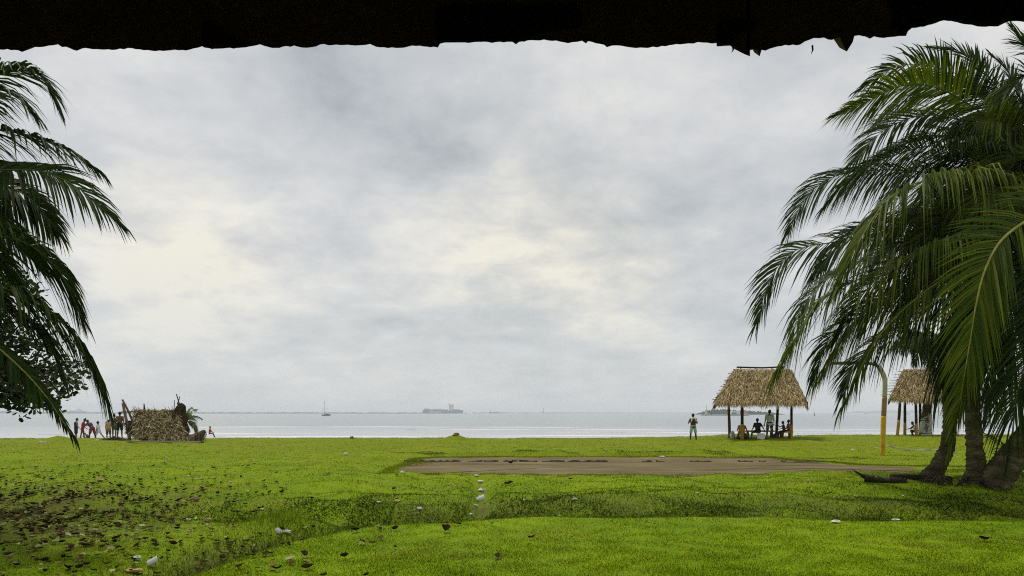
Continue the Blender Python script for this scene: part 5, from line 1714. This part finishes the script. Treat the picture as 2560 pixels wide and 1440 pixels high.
# sailing boat
Yd = 800
sb = thing('sailing_boat', (fx(815, Yd), Yd, SEA), 'small sailing boat with bare mast at anchor', 'sailing boat')
L_ = fx(827, Yd) - fx(804, Yd)
hull(sb, fx(815.5, Yd), Yd, L_ * .92, 1.35, 3.0, flat('grey_hull', (.26, .28, .28)), 1, .12)
bx(sb, 'cabin', (fx(818, Yd), Yd, SEA + 1.65), (L_ * .48, 1.9, .75), M_hull_dk, .85)
mb = MB(); mb.tube([(fx(811, Yd), Yd, SEA + 1.2), (fx(810.6, Yd), Yd, SEA + 16.0)], [.17, .10], 8); mb.build('mast', M_hull_dk, sb)
mb = MB(); mb.tube([(fx(811, Yd), Yd, SEA + 2.9), (fx(822, Yd), Yd, SEA + 2.8)], [.14, .1], 6); mb.build('boom', M_hull_dk, sb)
for xe in (804.5, 826):
    mb = MB(); mb.tube([(fx(810.6, Yd), Yd, SEA + 15.6), (fx(xe, Yd), Yd, SEA + 1.5)], .035, 4); mb.build('stay', M_hull_dk, sb)
# work barge in front of the island
Yd = 900
x0, x1 = fx(1748, Yd), fx(1876, Yd)
wb = thing('work_barge', ((x0 + x1) / 2, Yd, SEA), 'long low white barge with deckhouse moored before the island', 'barge')
hull(wb, (x0 + x1) / 2, Yd, (x1 - x0) * .97, 1.5, 9, M_sup_w, 1, .02)
bx(wb, 'waterline', ((x0 + x1) / 2, Yd - 3.6, SEA + .2), ((x1 - x0) * .92, 2.2, .7), M_hull_dk)
bx(wb, 'deckhouse', (fx(1838, Yd), Yd, SEA + 3.4), (fx(1846, Yd) - fx(1826, Yd), 6, 3.6), M_sup_w)
bx(wb, 'bridge', (fx(1862, Yd), Yd, SEA + 3.3), (6, 5, 4.0), flat('ochre_paint', (.42, .33, .2)), .85)
bx(wb, 'container', (fx(1850, Yd), Yd, SEA + 2.7), (5, 4, 1.8), flat('rust_paint', (.3, .12, .08)))
bx(wb, 'container', (fx(1832, Yd), Yd - 4, SEA + 2.7), (5.5, 2, 2.0), flat('green_paint', (.12, .26, .12)))
mb = MB(); mb.tube([(fx(1766, Yd), Yd, SEA + 1.5), (fx(1766, Yd), Yd, SEA + 12.6)], [.8, .2], 6); mb.build('mast', flat('pale_yellow_paint', (.5, .5, .3)), wb)
bx(wb, 'winch_house', (fx(1766, Yd), Yd, SEA + 3.4), (2.6, 3, 3.4), flat('pale_yellow_paint', (.45, .46, .3)), .6)
mb = MB(); mb.tube([(fx(1776, Yd), Yd - 5, SEA + .2), (fx(1776, Yd), Yd - 5, SEA + 5)], [.3, .2], 6); mb.build('bollard', M_hull_dk, wb)
# light tower on the breakwater
Yd = 5100
lt_ = thing('light_tower', (fx(1358, Yd), Yd, SEA), 'thin faint light tower standing on the horizon', 'tower')
mb = MB(); mb.tube([(fx(1358, Yd), Yd, SEA), (fx(1358, Yd), Yd, SEA + 34)], [3.2, 1.8], 8); mb.build('mast', M_hull_dk, lt_)
bx(lt_, 'lantern', (fx(1358, Yd), Yd, SEA + 36), (5, 5, 4), M_sup_w)
# small launches off to the right
def launch(label, px, Yd):
    x = fx(px, Yd)
    o = thing('motor_boat', (x, Yd, SEA), label, 'boat')
    hull(o, x, Yd, 13, 1.6, 3.6, M_sup_w, 1, .1)
    bx(o, 'cabin', (x - 1.5, Yd, SEA + 2.4), (4.5, 2.6, 1.7), M_sup_w, .8)
launch('tiny white motor boat on the water beneath the second hut roof', 2268, 1500)
launch('tiny white motor boat on the water between hut and pole', 2166, 2200)
mb = MB(); xb = fx(2036, 900)
mb.tube([(xb, 900, SEA - .2), (xb, 900, SEA + .9), (xb, 900, SEA + 1.0), (xb, 900, SEA + 3.6)], [1.1, 1.0, .45, .2], 8)
set_props(mb.build('buoy', M_hull_dk), 'dark channel buoy on the water right of the hut', 'buoy')

# ------------------------------------------------------------------ fallen leaves
LEAF_M = [mat('dead_leaf_dark', [(.3, (.018, .011, .005)), (.7, (.05, .031, .014))], scale=20, rough=.9, spec=.06),
          mat('dead_leaf_brown', [(.3, (.07, .045, .02)), (.7, (.16, .11, .05))], scale=20, rough=.9, spec=.06),
          mat('dead_leaf_tan', [(.3, (.22, .17, .075)), (.7, (.36, .29, .14))], scale=20, rough=.9, spec=.06),
          mat('dead_leaf_pale', [(.3, (.34, .36, .14)), (.7, (.50, .50, .24))], scale=20, rough=.9, spec=.06)]
LEAF_L = ['dark brown curled dead leaf lying on the turf under the left tree', 'brown dry leaf fallen on the turf under the left tree', 'tan dry leaf fallen on the turf under the left tree', 'pale yellow-green fallen leaf on the turf under the left tree']
def leaf_shape(seed):
    """a round leathery leaf that has dried and curled up; notched at the stalk"""
    rs = random.Random(seed)
    a, b_ = rs.uniform(.8, 1.1), rs.uniform(.30, .62)
    cu, tw = rs.uniform(.5, 1.5), rs.uniform(-.5, .5)
    vs, fs = [], []
    nu, nv = 7, 5
    for i in range(nu):
        u = i / (nu - 1) * 2 - 1
        wdt = b_ * math.sqrt(max(0, 1 - u * u * .96)) * (1 + .1 * math.sin(u * 5 + seed))
        for j in range(nv):
            v = j / (nv - 1) * 2 - 1
            x, y = a * u, wdt * v
            z = cu * (.55 * v * v * wdt * 1.5 + .35 * u * u) + tw * u * v * .35 + rs.uniform(-.03, .03)
            vs.append((x, y, z))
    for i in range(nu - 1):
        for j in range(nv - 1):
            q = i * nv + j
            fs.append((q, q + 1, q + nv + 1, q + nv))
    return vs, fs
SHAPES = [leaf_shape(k) for k in range(10)]
leaf_mesh = {}
for k, (vs, fs) in enumerate(SHAPES):
    for c in range(4):
        me = bpy.data.meshes.new('fallen_leaf'); me.from_pydata(vs, [], fs); me.materials.append(LEAF_M[c])
        me.polygons.foreach_set('use_smooth', [True] * len(me.polygons)); me.update()
        leaf_mesh[k, c] = me
rs = random.Random(12)
spots = []
while len(spots) < 1700:
    px = rs.uniform(-120, 1000); py = 1165 + 285 * rs.random()
    den = math.exp(-((px - 90) / 250) ** 2 - ((py - 1265) / 75) ** 2) + .35 * math.exp(-((px - 420) / 260) ** 2 - ((py - 1240) / 55) ** 2) + .16 * math.exp(-((px - 250) / 330) ** 2 - ((py - 1370) / 60) ** 2) + .025
    if rs.random() < den:
        spots.append((px, py))
info = []
GS = Gv([q[0] for q in spots], [q[1] for q in spots])
for g in GS:
    g = Vector(g)
    s = rs.uniform(.028, .068)
    c = rs.choices((0, 1, 2, 3), (.44, .22, .18, .16))[0]
    info.append((s / g.y, g, s, c, rs.randrange(10), rs.uniform(0, 6.28), rs.uniform(-.35, .35), rs.uniform(-.35, .35)))
info.sort(key=lambda q: -q[0])
small = [MB() for _ in range(4)]
for i, (_, g, s, c, k, rz, rx, ry) in enumerate(info):
    if i < 280:
        o = bpy.data.objects.new('fallen_leaf', leaf_mesh[k, c])
        COL.objects.link(o)
        o.location = g + Vector((0, 0, .03)); o.rotation_euler = (rx, ry, rz); o.scale = (s, s, s)
        set_props(o, LEAF_L[c], 'leaf', 'fallen leaves under the left tree')
    else:
        M3 = Matrix.Rotation(rz, 3, 'Z') @ Matrix.Rotation(rx, 3, 'X') @ Matrix.Rotation(ry, 3, 'Y')
        vs, fs = SHAPES[k]
        small[c].add([g + Vector((0, 0, .03)) + M3 @ (Vector(v) * s) for v in vs], fs)
for c, nm in enumerate(('dark brown', 'brown', 'tan', 'pale')):
    set_props(small[c].build('leaf_litter', LEAF_M[c], smooth=True), nm + ' small dead leaves strewn thickly under the left tree', 'leaf litter', None, 'stuff')
# scattered dark leaves elsewhere on the lawn
for i, (px, py, s) in enumerate(((1272, 1213, .10), (1113, 1332, .11), (1143, 1315, .06), (1231, 1315, .05), (1330, 1350, .07), (905, 1364, .06), (887, 1332, .07), (1427, 1201, .07), (985, 1226, .07), (930, 1238, .06), (935, 1310, .08), (862, 1399, .06), (1243, 1398, .06), (2460, 1355, .09), (1100, 1108, .08), (1278, 1160, .10), (760, 1395, .07), (690, 1430, .06))):
    g = G(px, py)
    o = bpy.data.objects.new('fallen_leaf', leaf_mesh[i % 10, 0]); COL.objects.link(o)
    o.location = g + Vector((0, 0, .035)); o.rotation_euler = (.2, -.2, i * 1.7); o.scale = (s, s, s)
    set_props(o, 'single dark dead leaf lying on open green lawn', 'leaf', 'stray leaves on the open lawn')

# ------------------------------------------------------------------ rubbish
M_paper = mat('dirty_white', [(.3, (.48, .47, .43)), (.7, (.74, .73, .70))], scale=14, rough=.6)
M_husk = mat('coconut_husk', [(.3, (.26, .17, .08)), (.7, (.46, .34, .20))], scale=12, rough=.9)
def cup(label, px, py, r_, L_, rz, tilt, m_=None):
    """a plastic cup lying on its side: tapered wall, rim, floor"""
    g = G(px, py)
    o = thing('plastic_cup', g + Vector((0, 0, r_ * .8)), label, 'cup', None, rz)
    mb = MB(); n = 14
    vs, fs = [], []
    for rr, xx in ((r_ * .7, 0), (r_, L_), (r_ * 1.06, L_), (r_ * 1.06, L_ * .96), (r_ * .95, L_ * .95), (r_ * .66, .006)):
        for k in range(n):
            an = 6.283 * k / n
            vs.append((xx, rr * math.cos(an), rr * math.sin(an) + xx * tilt))
    for j in range(5):
        for k in range(n):
            fs.append((j * n + k, j * n + (k + 1) % n, (j + 1) * n + (k + 1) % n, (j + 1) * n + k))
    fs += [tuple(range(n - 1, -1, -1)), tuple(range(5 * n, 6 * n))]
    mb.add(vs, fs)
    mb.build('cup_wall', m_ or M_white, o, smooth=True, local=True)
cup('white plastic cup lying among stones in the ditch', 702, 1335, .048, .10, 2.4, .1)
cup('white plastic cup lying in the turf near the bottom left', 368, 1417, .05, .11, .6, .35)
cup('white foam cup in the narrow grass channel, the lowest one', 1193, 1255, .07, .15, .5, .2)
def wad(label, px, py, sx, sz, seed, m_=None, name='paper_scrap', cat='litter', group=None):
    g = G(px, py)
    crumple(name, g + Vector((0, 0, .012)), (sx * .95, sx * .6, sz * .75), seed, m_ or M_paper, label, cat, group)
wad('torn white bag in the ditch behind the plastic cup', 716, 1327, .09, .035, 1)
wad('white wad beside the plastic cup in the ditch', 716, 1336, .05, .035, 2)
wad('white scrap just left of the plastic cup near the bottom edge', 343, 1401, .06, .04, 3)
wad('round brown coconut husk half sunk in the turf', 489, 1253, .10, .07, 4, M_husk, 'coconut_husk', 'coconut husk')
wad('pale coconut husk lying at the rim of the leaf litter', 250, 1205, .11, .06, 5, M_husk, 'coconut_husk', 'coconut husk')
wad('beige husk lying left of the long grass clump', 520, 1307, .08, .06, 6, M_husk, 'coconut_husk', 'coconut husk')
wad('pale husk at the lower rim of the leaf litter', 301, 1276, .06, .06, 7, M_husk, 'coconut_husk', 'coconut husk')
wad('orange-tan broken husk at the bottom edge of the lawn', 335, 1432, .12, .035, 8, mat('tan_husk', [(.3, (.36, .22, .08)), (.7, (.5, .34, .16))], scale=14), 'coconut_husk', 'coconut husk')
wad('white scrap topmost in the narrow grass channel', 1191, 1191, .09, .03, 9)
wad('white plastic bag second from the top in the narrow grass channel', 1202, 1209, .11, .07, 10, name='plastic_bag', cat='bag')
wad('white bottle-shaped wad midway down the narrow grass channel', 1206, 1230, .13, .07, 11)
wad('greyish wrapper midway down the narrow grass channel', 1203, 1243, .12, .03, 12, flat('grey_wrapper', (.40, .38, .34)))
wad('small white scrap near the lower end of the grass channel', 1190, 1267, .05, .03, 13)
wad('white scrap at the mouth of the grass channel', 1178, 1289, .06, .03, 14)
wad('crumpled white paper on the rim of the near lawn', 2088, 1308, .09, .03, 15)
wad('white scrap on the rim of the near lawn in front of the palms', 2240, 1303, .07, .025, 16)
wad('white scrap on the slope left of the grass channel', 964, 1288, .06, .05, 17)
wad('white crumpled scrap beside the grass channel on the slope', 1049, 1275, .06, .04, 18)
wad('small white scrap on the far slope of the ditch', 948, 1273, .05, .03, 19)
wad('pinkish scrap on the turf left of the grass channel', 992, 1255, .07, .025, 20, flat('pink_scrap', (.6, .45, .38)))
wad('white scrap standing at the left corner of the court', 1006, 1184, .08, .05, 21)
wad('white lump on the lawn left of the court', 865, 1146, .10, .09, 22)
wad('white flat scrap on the far rim of the court', 1656, 1137, .16, .06, 23)
wad('white scrap on the lawn left of the yellow pole', 2133, 1126, .14, .07, 24)
wad('pale driftwood lump on the lawn below the bathers', 108, 1104, .30, .10, 25, flat('driftwood', (.42, .38, .26)), 'driftwood', 'driftwood')
wad('white litter left of the dark heap of cuttings', 232, 1104, .13, .06, 26)
wad('second white litter scrap left of the dark heap of cuttings', 243, 1106, .11, .05, 27)
wad('small red and white packet in front of the dark heap', 291, 1104, .10, .05, 28, mat('red_packet', [(.45, (.5, .08, .05)), (.55, (.7, .66, .6))], scale=14))
rs = random.Random(44)
for k in range(62):
    px, py = rs.uniform(20, 2540), HZ + 62 + 200 * rs.random() ** 1.6
    if 1000 < px < 2250 and 1138 < py < 1186 or (px > 2280 and py > 1150): continue
    s = rs.uniform(.025, .055)
    wad('tiny pale scrap of litter on the open lawn', px, py, s, s * .5, 200 + k, M_paper, 'paper_scrap', 'litter', 'scattered pale scraps')
# ------------------------------------------------------------------ air
mv = bpy.data.materials.new('haze_air')
mv.use_nodes = True
t = mv.node_tree; t.nodes.clear()
o_ = t.nodes.new('ShaderNodeOutputMaterial'); pv = t.nodes.new('ShaderNodeVolumePrincipled')
pv.inputs['Color'].default_value = (.93, .96, 1.0, 1)
pv.inputs['Density'].default_value = .00018
t.links.new(pv.outputs[0], o_.inputs['Volume'])
mb = MB()
mb.box((0, 7200, 30.0), (31000, 14700, 66.6))
hz_o = mb.build('haze', mv)
set_props(hz_o, 'pale humid air that veils the far sea and ships', 'haze', None, 'stuff')
